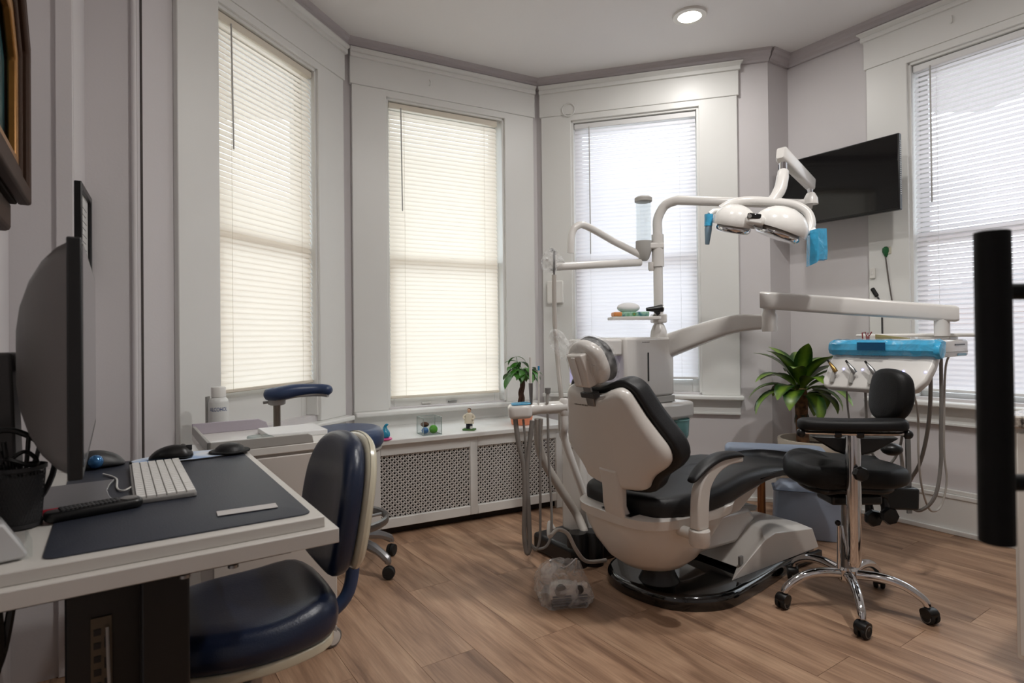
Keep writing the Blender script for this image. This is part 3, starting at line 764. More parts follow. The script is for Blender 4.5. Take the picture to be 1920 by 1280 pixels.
# ================================================================== DESK
DK = Vector((-.385, 1.2, 0)); DR = math.atan2(QX, -QY)      # desk frame: x = Ev (away), y = -Qv (to the wall)
def dk(x, y, z=0.): return DK+Ev*x-Qv*y+Vector((0, 0, z))
DZ = .79
BOARD = mat('white laminate', (200, 196, 190), .42, var=.03); EDGEW = mat('laminate edge', (196, 190, 182), .5)
t = thing('desk', 'white two-layer standing desk with black leg columns in the left foreground', 'desk', DK, DR)
MB().bx(-.022, .93, -.022, .615, DZ-.055, DZ-.025).build('lower_board', BOARD, t, .002)
MB().bx(0, .90, 0, .60, DZ-.025, DZ-.003).build('upper_board', BOARD, t, .002)
MB().bx(.09, .17, .235, .315, .0, DZ-.055).build('leg_column', BLACKP, t, .004)
MB().bx(.70, .78, .235, .315, .0, DZ-.055).build('leg_column', BLACKP, t, .004)
for x in (.13, .74): MB().bx(x-.045, x+.045, -.02, .58, .0, .03).build('foot', BLACKP, t, .006)
MB().bx(.17, .70, .25, .30, DZ-.12, DZ-.06).build('cross_beam', BLACKP, t, .003)
MB().bx(.06, .12, .05, .52, DZ-.085, DZ-.055).build('side_bracket', BLACKP, t, .003)
for y in (.16, .245): MB().lathe([(.010, -.006), (.010, 0), (.006, .004)], n=12, T=rotm('X', 0, (.075, y, DZ-.088))).build('bolt', STEEL, t)
MATM = mat('navy desk mat', (42, 46, 57), .5, bump=.15, bscale=300, var=.05)
o = MB().pillow(rrect(.03, .885, .018, .455, .02), 0, .003, .001).build('desk_mat', MATM); o.location = dk(0, 0, DZ-.003); o.rotation_euler = (0, 0, DR); tag(o, 'dark navy leather desk mat on the white desk', 'desk mat')
MZ = DZ
# keyboard
kp = dk(.265, .305, MZ)
KW = mat('keyboard white', (232, 230, 226), .4); KB = mat('keyboard tray grey', (140, 138, 135), .45)
t = thing('keyboard', 'slim white keyboard on the desk mat', 'keyboard', dk(.315, .322, MZ), DR)
MB().pillow(rrect(0, .45, -.124, 0, .008), 0, .011, .003).build('tray', KB, t)
k_ = MB(); rows = 6; cw_, rh = .45/20.5, .0195
for r_ in range(rows):
    y = -.007-r_*rh; x = .006
    while x < .440:
        wk = cw_
        if r_ == 5 and .075 < x < .16: wk = .135
        if .318 < x < .330 or .386 < x < .396: x += .008; continue
        if r_ in (0,) and .33 < x < .39: pass
        wk = min(wk, .444-x)
        k_.bx(x+.0014, x+wk-.0014, y-rh+.0028, y-.0002, .011, .0150); x += wk
k_.build('keys', KW, t, kind='stuff', smooth=False)
a_ = dk(.62, .39, MZ+.006)
pts = cat([dk(.47, .322, MZ+.008), dk(.46, .338, MZ+.004), dk(.50, .35, MZ+.004), dk(.62, .352, MZ+.004), dk(.70, .38, MZ+.004)], 6)
t = thing('keyboard_cable', 'thin white cable curling from the keyboard', 'cable', dk(.50, .34, MZ)); MB().tube(pts, .0024, 6).build('cord', WHITE, t, world=True)
# paper slip
o = MB().bx(0, .115, -.018, .018, 0, .0006).build('paper_slip', mat('grey white paper', (196, 192, 190), .7)); q0, q1 = FL(407, 963, MZ+.002), FL(503, 949, MZ+.002)
o.location = q0; o.rotation_euler = (0, 0, math.atan2(q1.y-q0.y, q1.x-q0.x)); tag(o, 'blank white paper slip on the desk mat', 'paper slip')
# mouse pad with wrist rest
mp = dk(.838, .160, MZ)
PADM = mix_mat('blue sky print', 'noise', [(.35, (90, 150, 215)), (.55, (206, 218, 234)), (.7, (232, 234, 238))], 9, .6)
t = thing('mouse_pad', 'blue and white mouse pad with black gel wrist rest', 'mouse pad', mp, DR)
MB().pillow(circ(0, 0, .070, 32, .16), 0, .004, .001).build('foam_base', RUBBER, t)
MB().pillow(circ(0, 0, .066, 32, .155), .004, .0048, .0003).build('printed_top', PADM, t)
MB().pillow(circ(-.015, -.105, .05, 24, .06), .004, .012, .004).build('wrist_rest_base', RUBBER, t)
MB().lathe([(.044, .011), (.040, .020), (.028, .029), (.012, .033), (.0, .034)], c=(-.015, -.105, 0), n=24, caps=False).build('wrist_rest', LEATHER, t)
def mouse(name, label, loc, rot, L=.115, W=.066, H_=.04, m=BLACKP, ball=None):
    t = thing(name, label, 'mouse', loc, rot)
    rings = []
    for i in range(9):
        u = i/8; x = -L/2+L*u; hh = H_*(.35+.65*math.sin(math.pi*min(1, (u*.9+.12)))**.8); ww = W*.5*(.62+.38*math.sin(math.pi*(u*.9+.05)))
        if i in (0, 8): ww *= .55; hh *= .5
        rings.append([(x, ww*math.cos(a), max(0, hh*max(0, math.sin(a)))) for a in [math.pi*k/10 for k in range(11)]])
    MB().loft(rings).build('shell', m, t, angle=60, sub=1)
    MB().bx(-L*.46, -L*.05, -.0015, .0015, H_*.55, H_*.9).build('button_seam', DGREY, t)
    MB().lathe([(.0005, -.004), (.009, -.003), (.009, .003), (.0005, .004)], n=14, T=rotm('X', math.pi/2, (-L*.26, 0, H_*.80))).build('scroll_wheel', MGREY, t)
    if ball: MB().ball((-.01, -W*.42, .022), .019, 18).build('ball', ball, t)
    return t
mouse('computer_mouse', 'black mouse on the blue mouse pad', dk(.815, .215, MZ+.005), DR+math.radians(75), .12, .07, .042)
mouse('trackball_mouse', 'black trackball with a shiny blue ball behind the monitor', dk(.835, .395, MZ), DR-math.radians(80), .135, .085, .05, DGREY, mat('pearl blue ball', (70, 120, 170), .15, metal=.5))
# monitor
mc = dk(.28, .505, 0)
SCRB = mat('monitor back grey', (98, 94, 92), .4); 
# screen faces Qv; width along Ev
t = thing('computer_monitor', 'large grey-backed monitor on an aluminium stand seen from the side', 'monitor', dk(.475, .525, DZ), DR)
SZ0, SZ1 = .118, .540
T0 = Matrix.Identity(4)
YF = -.125    # screen front plane in local y (towards the user)
MB().bx(-.42, .42, YF, YF+.022, SZ0, SZ1).build('bezel', BLACKP, t, .003)
MB().bx(-.41, .41, YF-.001, YF+.001, SZ0+.02, SZ1-.01).build('screen', mat('screen glass dark', (70, 72, 76), .08), t)
rings = []
for u, k in ((0, 1), (.2, .95), (.45, .84), (.68, .68), (.86, .48), (.96, .28), (1, .12)):
    rings.append([(x*.416*(.55+.45*k), YF+.022+u*.085, (SZ0+SZ1)/2+z*.209*k) for x, z in rrect(-1, 1, -1, 1, .15)])
MB().loft(rings).build('back_shell', SCRB, t, angle=50)
MB().tube([(0, YF+.08, .31), (0, YF+.14, .31)], .018, 14).build('hinge', DGREY, t)
MB().prism([(YF+.125, .004), (YF+.185, .004), (YF+.172, .335), (YF+.135, .335)], -.055, .055, Matrix(((0, 0, 1, 0), (1, 0, 0, 0), (0, 1, 0, 0), (0, 0, 0, 1)))).build('stand_neck', mat('stand dark', (74, 72, 72), .4), t, .006)
bp_ = [(-.12, .07), (-.12, -.17), (-.06, -.160), (0, -.156), (.06, -.160), (.12, -.17), (.12, .07)]
MB().prism(bp_, 0, .008).build('stand_base', ALU, t, .002)
t = thing('monitor_cable', 'black cable looping behind the monitor', 'cable', dk(.33, .57, DZ))
MB().tube(cat([dk(.38, .60, .93), dk(.36, .575, .96), dk(.36, .52, .965), dk(.37, .46, .90), dk(.40, .50, .80), dk(.44, .585, .795)], 6), .006, 8).build('cord', BLACKP, t, world=True)
# pen cup
pc = FL(38, 985, DZ)
t = thing('pen_cup', 'black mesh pen cup holding tangled black pens and cables', 'pen cup', pc)
MESH = mat('black mesh metal', (62, 62, 64), .5, metal=.5)
m_ = MB(); n_ = 40; h_ = .105
for k in range(n_):
    for sg in (1, -1):
        pts = []
        for j in range(9):
            u = j/8; r_ = .033+.007*u; a = 2*math.pi*k/n_+sg*u*1.1; pts.append((r_*math.cos(a), r_*math.sin(a), .006+u*h_))
        m_.tube(pts, .0006, 4, caps=False)
m_.build('mesh_wall', MESH, t, kind='stuff')
MB().lathe([(.0, 0), (.035, 0), (.036, .008), (.033, .008), (.0, .006)], n=28, caps=False).build('bottom', MESH, t)
MB().lathe([(.039, .108), (.043, .11), (.043, .117), (.039, .117)], n=32, caps=False).build('rim', MESH, t)
MB().lathe([(.031, .006), (.037, .10), (.0, .10)], n=24, caps=False).build('inner_liner', mat('liner dark', (74, 74, 76), .8), t)
random.seed(11)
for k in range(7):
    a = k*.9; x, y = .02*math.cos(a), .02*math.sin(a)
    MB().tube([(x, y, .10), (x*1.5, y*1.5, .128+.02*(k % 3))], .004, 8).build('pen', BLACKP, t)
MB().tube(cat([(-.03, -.01, .115), (-.01, .02, .14), (.025, .01, .125), (.035, -.015, .12), (0, -.03, .135), (-.03, 0, .12)], 5), .004, 6).build('coiled_cable', BLACKP, t)
# remote / handset
h0, h1 = FL(84, 985, DZ), FL(272, 950, DZ)
dv = (h1-h0); L_ = dv.length; ang = math.atan2(dv.y, dv.x)
t = thing('remote_control', 'long black remote control with rows of buttons on the desk mat', 'remote control', h0, ang)
MB().pillow(rrect(0, L_, 0, .046, .018), 0, .020, .008).build('body', BLACKP, t)
b_ = MB()
for i in range(14):
    for j in range(3): b_.lathe([(.0045, .0195), (.0045, .0225), (.003, .0232)], c=(.03+i*(L_-.07)/14, .011+j*.012, 0), n=8)
b_.build('buttons', DGREY, t, kind='stuff')
MB().lathe([(.016, .0195), (.016, .022), (.012, .023)], c=(L_-.025, .023, 0), n=20).build('dial', MGREY, t)
# red pen
rp = FL(95, 972, DZ)
t = thing('red_marker', 'red marker lying behind the remote control', 'marker', rp+Ev*.035, ang)
MB().lathe([(.004, 0), (.006, .004), (.006, .05), (.005, .054)], n=12, T=rotm('Y', math.pi/2, (-.03, 0, .0062))).build('barrel', mat('marker red', (150, 30, 44), .35), t)
MB().lathe([(.005, 0), (.005, .03), (.002, .034)], n=12, T=rotm('Y', math.pi/2, (.024, 0, .0062))).build('cap', WHITE, t)
# white card holder
cp_ = FL(12, 1032, DZ)
t = thing('card_holder', 'white leaning card block at the left edge of the desk', 'card holder', cp_, ang)
MB().prism([(-.06, 0), (.018, 0), (.022, .008), (-.008, .062), (-.06, .066)], -.0, .07, rotm('X', math.pi/2)).build('block', mat('pale grey plastic', (190, 190, 190), .5), t, .004)
t.location += Vector((0, .0, 0))
MB().bx(.024, .028, -.07, -.01, 0, .03).build('clear_front', CLEARP, t, .001)
# computer under the desk
t = thing('computer_tower', 'black computer hung under the desk with a port panel', 'computer', dk(.20, .31, .0), DR)
MB().bx(0, .36, 0, .125, .24, DZ-.085).build('case', BLACKP, t, .004)
MB().bx(.02, .34, .02, .105, DZ-.085, DZ-.055).build('hanger', BLACKP, t)
MB().bx(-.004, 0, .050, .085, .40, .61).build('port_panel', mat('port metal', (96, 86, 72), .4, metal=.6), t, .001)
b_ = MB()
for k in range(7): b_.bx(-.006, -.003, .068, .080, .42+k*.026, .432+k*.026)
for k in range(4): b_.bx(-.006, -.003, .054, .063, .43+k*.04, .45+k*.04)
b_.build('ports', BLACKP, t, smooth=False)
MB().ball((-.006, .058, .438), .002, 8).build('status_light', mat('led green', (120, 240, 90), .4, emit=(120, 240, 90), estr=3), t)
def cable(name, label, pts, r, m, n=7):
    t = thing(name, label, 'cable', Vector(pts[-1]))
    MB().tube(cat(pts, 6), r, 7).build('cord', m, t, world=True); return t
cable('ethernet_cable', 'blue network cable hanging below the desk', [dk(.19, .375, .43), dk(.17, .37, .36), dk(.12, .42, .30), dk(.10, .52, .33), dk(.15, .57, .30), dk(.2, .57, .0)], .005, mat('cable blue', (30, 76, 130), .5))
cable('white_cable', 'thin pale cable plugged into the computer', [dk(.19, .368, .59), dk(.165, .366, .52), dk(.17, .36, .40), dk(.19, .34, .25), dk(.19, .34, .0)], .003, HOSEL)
cable('power_cable_bundle', 'thick black power cable under the desk at the left edge', [dk(.17, .54, DZ-.056), dk(.16, .53, .60), dk(.17, .56, .45), dk(.16, .52, .30), dk(.19, .54, .0)], .014, BLACKP)
cable('black_cable', 'black cable hanging beside the power cable under the desk', [dk(.16, .50, DZ-.056), dk(.17, .52, .60), dk(.20, .555, .48), dk(.21, .56, .3), dk(.22, .55, 0)], .007, BLACKP)
cable('grey_cable', 'thin grey cable drooping under the desk', [dk(.25, .575, .52), dk(.25, .52, .44), dk(.25, .46, .33), dk(.27, .45, 0)], .0025, MGREY)

# ================================================================== BLUE CHAIR AT DESK
CHX, CHY = .475, .055
t = thing('task_chair', 'navy upholstered task chair with cream back shell tucked under the desk', 'chair', dk(CHX, CHY, 0), math.atan2(-QY, -QX))
# local x = -Qv (faces the wall)
seat_o = [(x, y) for x, y in [tuple(v)[:2] for v in cat([(-.20, 0, 0), (-.17, .17, 0), (-.02, .225, 0), (.14, .20, 0), (.235, .12, 0), (.25, 0, 0), (.235, -.12, 0), (.14, -.20, 0), (-.02, -.225, 0), (-.17, -.17, 0)], 4, True)]]
MB().pillow(seat_o, .375, .47, .045, top=lambda x, y: -.018*math.exp(-((x-.0)/.12)**2-(y/.13)**2)+.02*math.exp(-((x+.15)/.08)**2)).build('seat_cushion', NAVY, t, angle=70)
MB().pillow(inset(seat_o, .012), .358, .385, .006).build('seat_pan', CREAM, t)
def slabcurve(name, outline, th, m, place, r=.02, curve=0., parent=None, **k):
    """upright cushion: outline (y,z), pushed along x by th, bowed by curve"""
    q = MB().pillow(outline, 0, th, r)
    q.v = [tuple(place(v)) for v in q.v]
    return q.build(name, m, parent, angle=70, **k)
bo = [tuple(v)[:2] for v in cat([(-.165, .03, 0), (-.19, .15, 0), (-.175, .27, 0), (-.11, .345, 0), (0, .365, 0), (.11, .345, 0), (.175, .27, 0), (.19, .15, 0), (.165, .03, 0), (.08, -.005, 0), (-.08, -.005, 0)], 4, True)]
def bplace(v): y, z, d = v; return (-.255+d*1.0+.55*y*y-(z-.18)*.16, y, .515+z)
slabcurve('back_cushion', bo, .062, NAVY, bplace, .028, parent=t)
def bplace2(v): y, z, d = v; return (-.255-d+.55*y*y-(z-.18)*.16, y, .515+z)
slabcurve('back_shell', inset(bo, .006), .035, CREAM, bplace2, .022, parent=t)
MB().tube(cat([(-.27, 0, .60), (-.275, 0, .50), (-.25, 0, .40), (-.16, 0, .355), (.0, 0, .35)], 5), .015, 10, flat=1.3).build('back_bar', NAVY2, t)
MB().bx(-.22, -.08, -.13, -.07, .325, .36).build('mechanism', LGREY, t, .006)
MB().lathe([(.012, 0), (.012, .012), (.006, .014)], n=14, T=rotm('X', math.pi/2, (-.15, -.13, .345))).build('adjust_knob', LGREY, t)
MB().tube([(-.18, -.12, .33), (-.19, -.16, .25)], .008, 8).build('lever', STEEL, t)
MB().tube([(0, 0, .10), (0, 0, .35)], [.028, .022], 16).build('gas_column', STEEL, t)
for k in range(5):
    a = k*2*math.pi/5+.5
    lg = MB().tube([(.03*math.cos(a), .03*math.sin(a), .11), (.25*math.cos(a), .25*math.sin(a), .075)], [.024, .014], 8).build('leg', LGREY, t)
    MB().lathe([(.0005, -.012), (.025, -.010), (.027, 0), (.025, .010), (.0005, .012)], n=16, T=rotm('Z', a, (.25*math.cos(a), .25*math.sin(a), .027)) @ rotm('X', math.pi/2)).build('caster', RUBBER, lg)

# ================================================================== CART
CN = Vector((-.640, 2.19, 0))
CARTM = mat('cart white', (206, 200, 194), .4)
t = thing('supply_cart', 'white rolling supply cart with a raised tray rim behind the desk chair', 'cart', CN, DR)
MB().bx(.015, .45, .02, .42, .075, .745).build('cabinet', CARTM, t, .004)
MB().bx(0, .47, 0, .445, .745, .772).build('tray_top', WHITE, t, .003)
MB().bx(.002, .018, .018, .43, .09, .43).build('drawer_front', CARTM, t, .004); MB().bx(.002, .018, .018, .43, .44, .735).build('drawer_front', CARTM, t, .004)
rim = rrect(.0, .16, 0, 1, .02)
MB().prism([(.10, .772), (.445, .772), (.445, .806), (.12, .806), (.105, .798)], -.0, .012, Matrix(((0, 0, 1, 0), (1, 0, 0, 0), (0, 1, 0, 0), (0, 0, 0, 1)))).build('front_rim', LGREY, t, .002)
MB().bx(0, .47, .433, .445, .772, .806).build('side_rim', LGREY, t, .002)
MB().prism([(.16, .772), (.445, .772), (.445, .815), (.20, .815), (.17, .8)], .458, .47, Matrix(((0, 0, 1, 0), (1, 0, 0, 0), (0, 1, 0, 0), (0, 0, 0, 1)))).build('back_rim', mat('lilac grey', (178, 170, 180), .5), t, .002)
DISC = mat('caster disc', (206, 204, 200), .4)
for x, y in ((.03, .03), (.03, .41), (.42, .03), (.42, .41)):
    cs = MB().lathe([(.018, -.012), (.034, -.010), (.036, 0), (.034, .010), (.018, .012)], n=20, T=rotm('Z', .3, (x, y, .036)) @ rotm('Y', math.pi/2)).build('caster', MGREY, t)
    MB().lathe([(.0005, -.016), (.026, -.014), (.027, -.009), (.0005, -.009)], n=20, T=rotm('Z', .3, (x, y, .036)) @ rotm('Y', math.pi/2)).build('hub_cap', DISC, cs)
    MB().bx(x-.012, x+.012, y-.015, y+.015, .055, .078).build('fork', LGREY, cs, .003)
def ck(x, y, z): return CN+Ev*x-Qv*y+Vector((0, 0, z))
# alcohol bottle
bp0 = FL(410, 800, .772)
t = thing('alcohol_bottle', 'white plastic bottle lettered in blue on the supply cart', 'bottle', bp0)
MB().lathe([(.0, 0), (.036, 0), (.040, .005), (.040, .105), (.037, .118), (.026, .128), (.0, .128)], n=32, caps=False).build('body', mat('bottle white', (216, 217, 214), .35), t)
MB().lathe([(.026, .128), (.029, .130), (.029, .168), (.026, .172), (.0, .173)], n=28, caps=False).build('cap', WHITE, t)
cd = Vector((-bp0.x, -bp0.y, 0)).normalized(); xr = Vector((-cd.y, cd.x, 0))
text_mesh('ALCOHOL', .0225, mat('ink blue', (28, 62, 130), .5), frame(bp0+cd*.0404+Vector((0, 0, .078)), xr, (0, 0, 1)), 'lettering', t, bend=.0404)
MB().bx(-.003, .003, -.014, .014, 0, .13).build('back_board', LGREY, t).location = Vector((-.052, .01, 0))
# papers and clear cup on the cart
o = MB().bx(0, .14, 0, .2, 0, .0012).build('paper_sheet', mat('white paper', (228, 228, 226), .6)); o.location = ck(.14, .30, .772); o.rotation_euler = (0, 0, DR+.5); tag(o, 'white paper sheet lying on the supply cart', 'paper')
o = MB().pillow(rrect(-.06, .06, -.035, .035, .01), 0, .028, .006).build('plastic_tray', clear_mat('frosted tray', (214, 222, 222), .2, .2)); o.location = ck(.075, .26, .772); o.rotation_euler = (0, 0, DR+.2); tag(o, 'shallow clear plastic box on the supply cart', 'box')
o = MB().bx(-.1, .1, -.11, .11, 0, .02).build('paper_stack', mat('stack white', (230, 230, 229), .5), bevel=.003); o.location = ck(.25, .115, .772); o.rotation_euler = (0, 0, DR); tag(o, 'stack of glossy white sheets at the right of the supply cart', 'paper stack')

# ================================================================== ASSISTANT STOOL
SC = Vector((-.83, 2.92, 0))
t = thing('assistant_stool', 'navy assistant stool with foot ring and curved arm rest behind the cart', 'stool', SC)
MB().pillow([(x, y) for x, y in circ(0, 0, .185, 32)], .60, .705, .04).build('seat_cushion', NAVY2, t, angle=70)
MB().lathe([(.16, .585), (.175, .6), (.175, .61)], n=28).build('seat_pan', LGREY, t)
MB().tube([(0, 0, .12), (0, 0, .59)], [.03, .024], 16).build('gas_column', STEEL, t)
MB().tube([(.195*math.cos(k*math.pi/18), .195*math.sin(k*math.pi/18), .245) for k in range(37)], .013, 8, flat=1.6).build('foot_ring', STEEL, t)
for k in range(3):
    a = .6+k*2.09; MB().tube([(.03*math.cos(a), .03*math.sin(a), .24), (.19*math.cos(a), .19*math.sin(a), .245)], .008, 8).build('ring_spoke', STEEL, t)
for k in range(5):
    a = -.47+k*2*math.pi/5; ca, sa = math.cos(a), math.sin(a)
    lg = MB().tube(cat([(.03*ca, .03*sa, .165), (.17*ca, .17*sa, .135), (.25*ca, .25*sa, .095), (.255*ca, .255*sa, .075)], 4), [.024]*5+[.020]*4+[.016]*4, 8).build('leg', ALU, t)
    Tc = rotm('Z', a+.5, (.26*ca, .26*sa, .032)) @ rotm('X', math.pi/2)
    MB().lathe([(.0005, -.02), (.028, -.018), (.031, -.004), (.020, 0), (.031, .004), (.028, .018), (.0005, .02)], n=18, T=Tc).build('caster', RUBBER, lg)
ap = P(519, 740, 2.88)
MB().tube([(ap.x, ap.y, .56), (ap.x, ap.y, ap.z-.02)], .017, 12).build('arm_post', mat('bronze grey', (120, 112, 102), .35, metal=.7), t, world=True)
MB().tube(cat([(ap.x, ap.y, .58), (ap.x+.1, ap.y, .56), (SC.x-.1, SC.y, .57)], 4), .014, 8).build('arm_bracket', LGREY, t, world=True)
MB().lathe([(.03, -.05), (.04, -.045), (.042, -.02), (.03, -.018)], c=(ap.x, ap.y, ap.z), n=16).build('arm_clamp', LGREY, t, world=True)
MB().tube([(ap.x, ap.y, ap.z-.03), (ap.x-.055, ap.y-.03, ap.z-.035)], .007, 8).build('clamp_screw', LGREY, t, world=True)
ae = P(622, 735, 2.93)
pa = cat([(ap.x-.045, ap.y-.03, ap.z+.005), (ap.x+.03, ap.y-.03, ap.z+.01), (ap.x+.1, ap.y+.0, ap.z+.022), (ap.x+.19, ap.y+.05, ap.z+.022), (ae.x, ae.y, ae.z+.008)], 5)
rr = [.032+.01*math.sin(math.pi*min(1, i/(len(pa)-1)*1.6)) for i in range(len(pa))]; rr[0] = .018; rr[1] = .034; rr[-1] = .014; rr[-2] = .026
MB().tube(pa, rr, 14, flat=.82).build('arm_pad', NAVY2, t, world=True, angle=70)
MB().tube([p_+Vector((0, 0, -.026)) for p_ in pa[4:-2]], .018, 10, flat=.6).build('arm_plate', LGREY, t, world=True)

# ================================================================== DENTAL CHAIR
OC = Vector((.775, 2.715, 0))
t = thing('dental_chair', 'black and white reclining dental chair in the middle of the room', 'dental chair', OC, RQ)
DC = t
def cl(x, y, z=0.): return OC+Qv*x+Ev*y+Vector((0, 0, z))
# base plate
bo_ = [tuple(v)[:2] for v in cat([(-.30, .05, 0), (-.245, -.15, 0), (-.07, -.27, 0), (.15, -.265, 0), (.5, -.215, 0), (.80, -.17, 0), (.86, -.10, 0), (.86, .12, 0), (.78, .18, 0), (.4, .25, 0), (.1, .33, 0), (-.12, .32, 0), (-.26, .22, 0)], 5, True)]
MB().pillow(bo_, 0, .062, .028, rb=.006).build('base_plate', BLACKG, t, angle=50)
MB().bx(.45, .80, -.218, -.196, .012, .05).build('base_insert', BLACKP, t, .003)
# lift housing at the foot end (faceted)
def facet(prof_lo, prof_hi, y0, y1, yi, m, name):
    """profile in x,z ; outer side walls lean inwards to yi at the top"""
    v = [(x, y0, z) for x, z in prof_lo]+[(x, y0+yi, z) for x, z in prof_hi]+[(x, y1-yi, z) for x, z in prof_hi]+[(x, y1, z) for x, z in prof_lo]
    n = len(prof_lo); f = []
    for a in range(3):
        for k in range(n): k2 = (k+1) % n; f.append((a*n+k, a*n+k2, (a+1)*n+k2, (a+1)*n+k))
    f += [tuple(range(n)), tuple(3*n+k for k in range(n-1, -1, -1))]
    return MB().add(v, f).build(name, m, DC, .003)
facet([(.08, .06), (.80, .06), (.745, .165), (.42, .205), (.34, .19)], [(.19, .08), (.75, .09), (.69, .195), (.45, .235), (.38, .222)], -.20, .12, .05, SHELLM, 'lift_housing')
MB().bx(.175, .20, -.180, -.168, .10, .14).build('housing_notch', MGREY, t, .002)
MB().prism([(-.20, .16), (.30, .15), (.46, .24), (.40, .30), (.0, .31), (-.2, .3)], -.06, .10, Matrix(((1, 0, 0, 0), (0, 0, 1, -.02), (0, 1, 0, 0), (0, 0, 0, 1)))).build('lift_arm', UNIT, t, .02)
MB().prism([(.10, .315), (.12, .335), (.62, .25), (.60, .225)], .02, .30, Matrix(((1, 0, 0, 0), (0, 0, 1, 0), (0, 1, 0, 0), (0, 0, 0, 1)))).build('side_cover', LGREY, t, .006)
MB().lathe([(.09, .06), (.07, .10), (.07, .2)], c=(-.16, .0, 0), n=28).build('lift_column', BLACKP, t)
# white seat shell
rings = []
for z, cx, rx, ry, pw in ((.150, -.20, .09, .09, 2), (.160, -.20, .14, .14, 2), (.20, -.20, .195, .185, 2.2), (.27, -.20, .24, .22, 2.6), (.33, -.195, .265, .24, 3), (.375, -.185, .28, .25, 3.2), (.382, -.175, .305, .262, 3.4), (.418, -.17, .312, .265, 3.6), (.428, -.165, .298, .255, 3.6)):
    rg = []
    for k in range(40):
        a = 2*math.pi*k/40; c_, s_ = math.cos(a), math.sin(a)
        sl = max(0, (cx+rx*c_+.02))*.13*(z > .3)
        rg.append((cx+rx*math.copysign(abs(c_)**(2/pw), c_), ry*math.copysign(abs(s_)**(2/pw), s_), z+sl))
    rings.append(rg)
MB().loft(rings).build('seat_shell', SHELLM, t, angle=50)
MB().prism([(-.1, .31), (.20, .34), (.42, .47), (.40, .49), (-.1, .46)], -.17, .17, Matrix(((1, 0, 0, 0), (0, 0, 1, 0), (0, 1, 0, 0), (0, 0, 0, 1)))).build('under_support', SHELLM, t, .03, seg=3)
# seat cushion: long, tapering to the foot
cu_ = [(-.42, -.16), (-.43, 0), (-.42, .16), (-.38, .215), (-.25, .25), (-.05, .26), (.2, .225), (.45, .205), (.70, .20), (.84, .17), (.895, .09), (.905, 0), (.895, -.09), (.84, -.17), (.70, -.20), (.45, -.205), (.2, -.225), (-.05, -.26), (-.25, -.265), (-.38, -.23)]
so_ = [tuple(v)[:2] for v in cat([(x, y, 0) for x, y in cu_], 3, True)]
def stop(x, y): return (.0 if x < -.1 else .022*min(1, (x+.1)/.25)) - (.075*max(0, (x-.35))/.55) - .012*math.exp(-(y/.1)**2)*(x < .8)
def sbot(x, y): return .0 if x < -.05 else (.055*min(1, (x+.05)/.45))
MB().pillow(so_, .40, .505, .04, top=stop, bot=sbot, n=5).build('seat_cushion', LEATHER, t, angle=75)
MB().tube([(x, -.205-.0*(x > 0), .50) for x in (.3, .5, .7)], .0015, 4).build('seam', BLACKP, t)
# backrest: local frame (y', t) leaning back
BL, BTILT = .55, math.radians(17)
bx0, bz0, by0 = -.435, .530, -.055
def bk(v, dx=0.):
    y, tt, d = v
    x = bx0-math.sin(BTILT)*tt+math.cos(BTILT)*(d+dx)+.55*(y*y)-.10*(tt-.27)**2*1.2
    return (x, by0+y, bz0+math.cos(BTILT)*tt+math.sin(BTILT)*(d+dx))
hw = [(.0, .10), (.02, .165), (.065, .190), (.10, .215), (.15, .268), (.20, .292), (.26, .288), (.32, .262), (.40, .225), (.47, .200), (.52, .178), (.545, .14), (.532, .09), (.512, .045)]
bo2 = [(-h, tt) for tt, h in hw]+[(0, .505)]+[(h, tt) for tt, h in reversed(hw)]+[(0, -.008)]
bo2 = [tuple(v)[:2] for v in cat([(a, b*.83, 0) for a, b in bo2], 3, True)]
q = MB().pillow(inset(bo2, .012), 0, .05, .034, rb=.006); q.v = [bk((a, b, -c), 0) for a, b, c in q.v]; q.build('back_shell', SHELLM, t, angle=70)
bo3 = inset(bo2, -.012)
q = MB().pillow(bo3, 0, .085, .032, rb=.012); q.v = [bk(v, .0) for v in q.v]; q.build('back_cushion', LEATHER, t, angle=70)
wm = MB()
for k in range(9):
    y = .115-k*.010; wm.add([bk((y+dy, .365+dz, -.0512)) for dy, dz in ((0, 0), (-.007, 0), (-.007, .005+.003*(k > 3)), (0, .005))], [(0, 1, 2, 3)])
wm.build('wordmark', mat('wordmark grey', (110, 104, 98), .5), t, smooth=False)
MB().loft([[bk((y, tt, d)) for y, d in ((-.055, -.055), (.055, -.055), (.055, -.01), (-.055, -.01))] for tt in (.10, .02)]+[[(x, by0+y, z) for x, y, z in r_] for r_ in ([(-.495, -.055, .46), (-.495, .055, .46), (-.455, .055, .46), (-.455, -.055, .46)], [(-.47, -.06, .385), (-.47, .06, .385), (-.42, .06, .39), (-.42, -.06, .39)], [(-.43, -.06, .35), (-.43, .06, .35), (-.36, .06, .37), (-.36, -.06, .37)])]).build('back_stalk', SHELLM, t, .012, seg=3)
MB().bx(-.475, -.41, by0-.085, by0+.085, .428, .4285).build('stalk_slot', BLACKP, t)
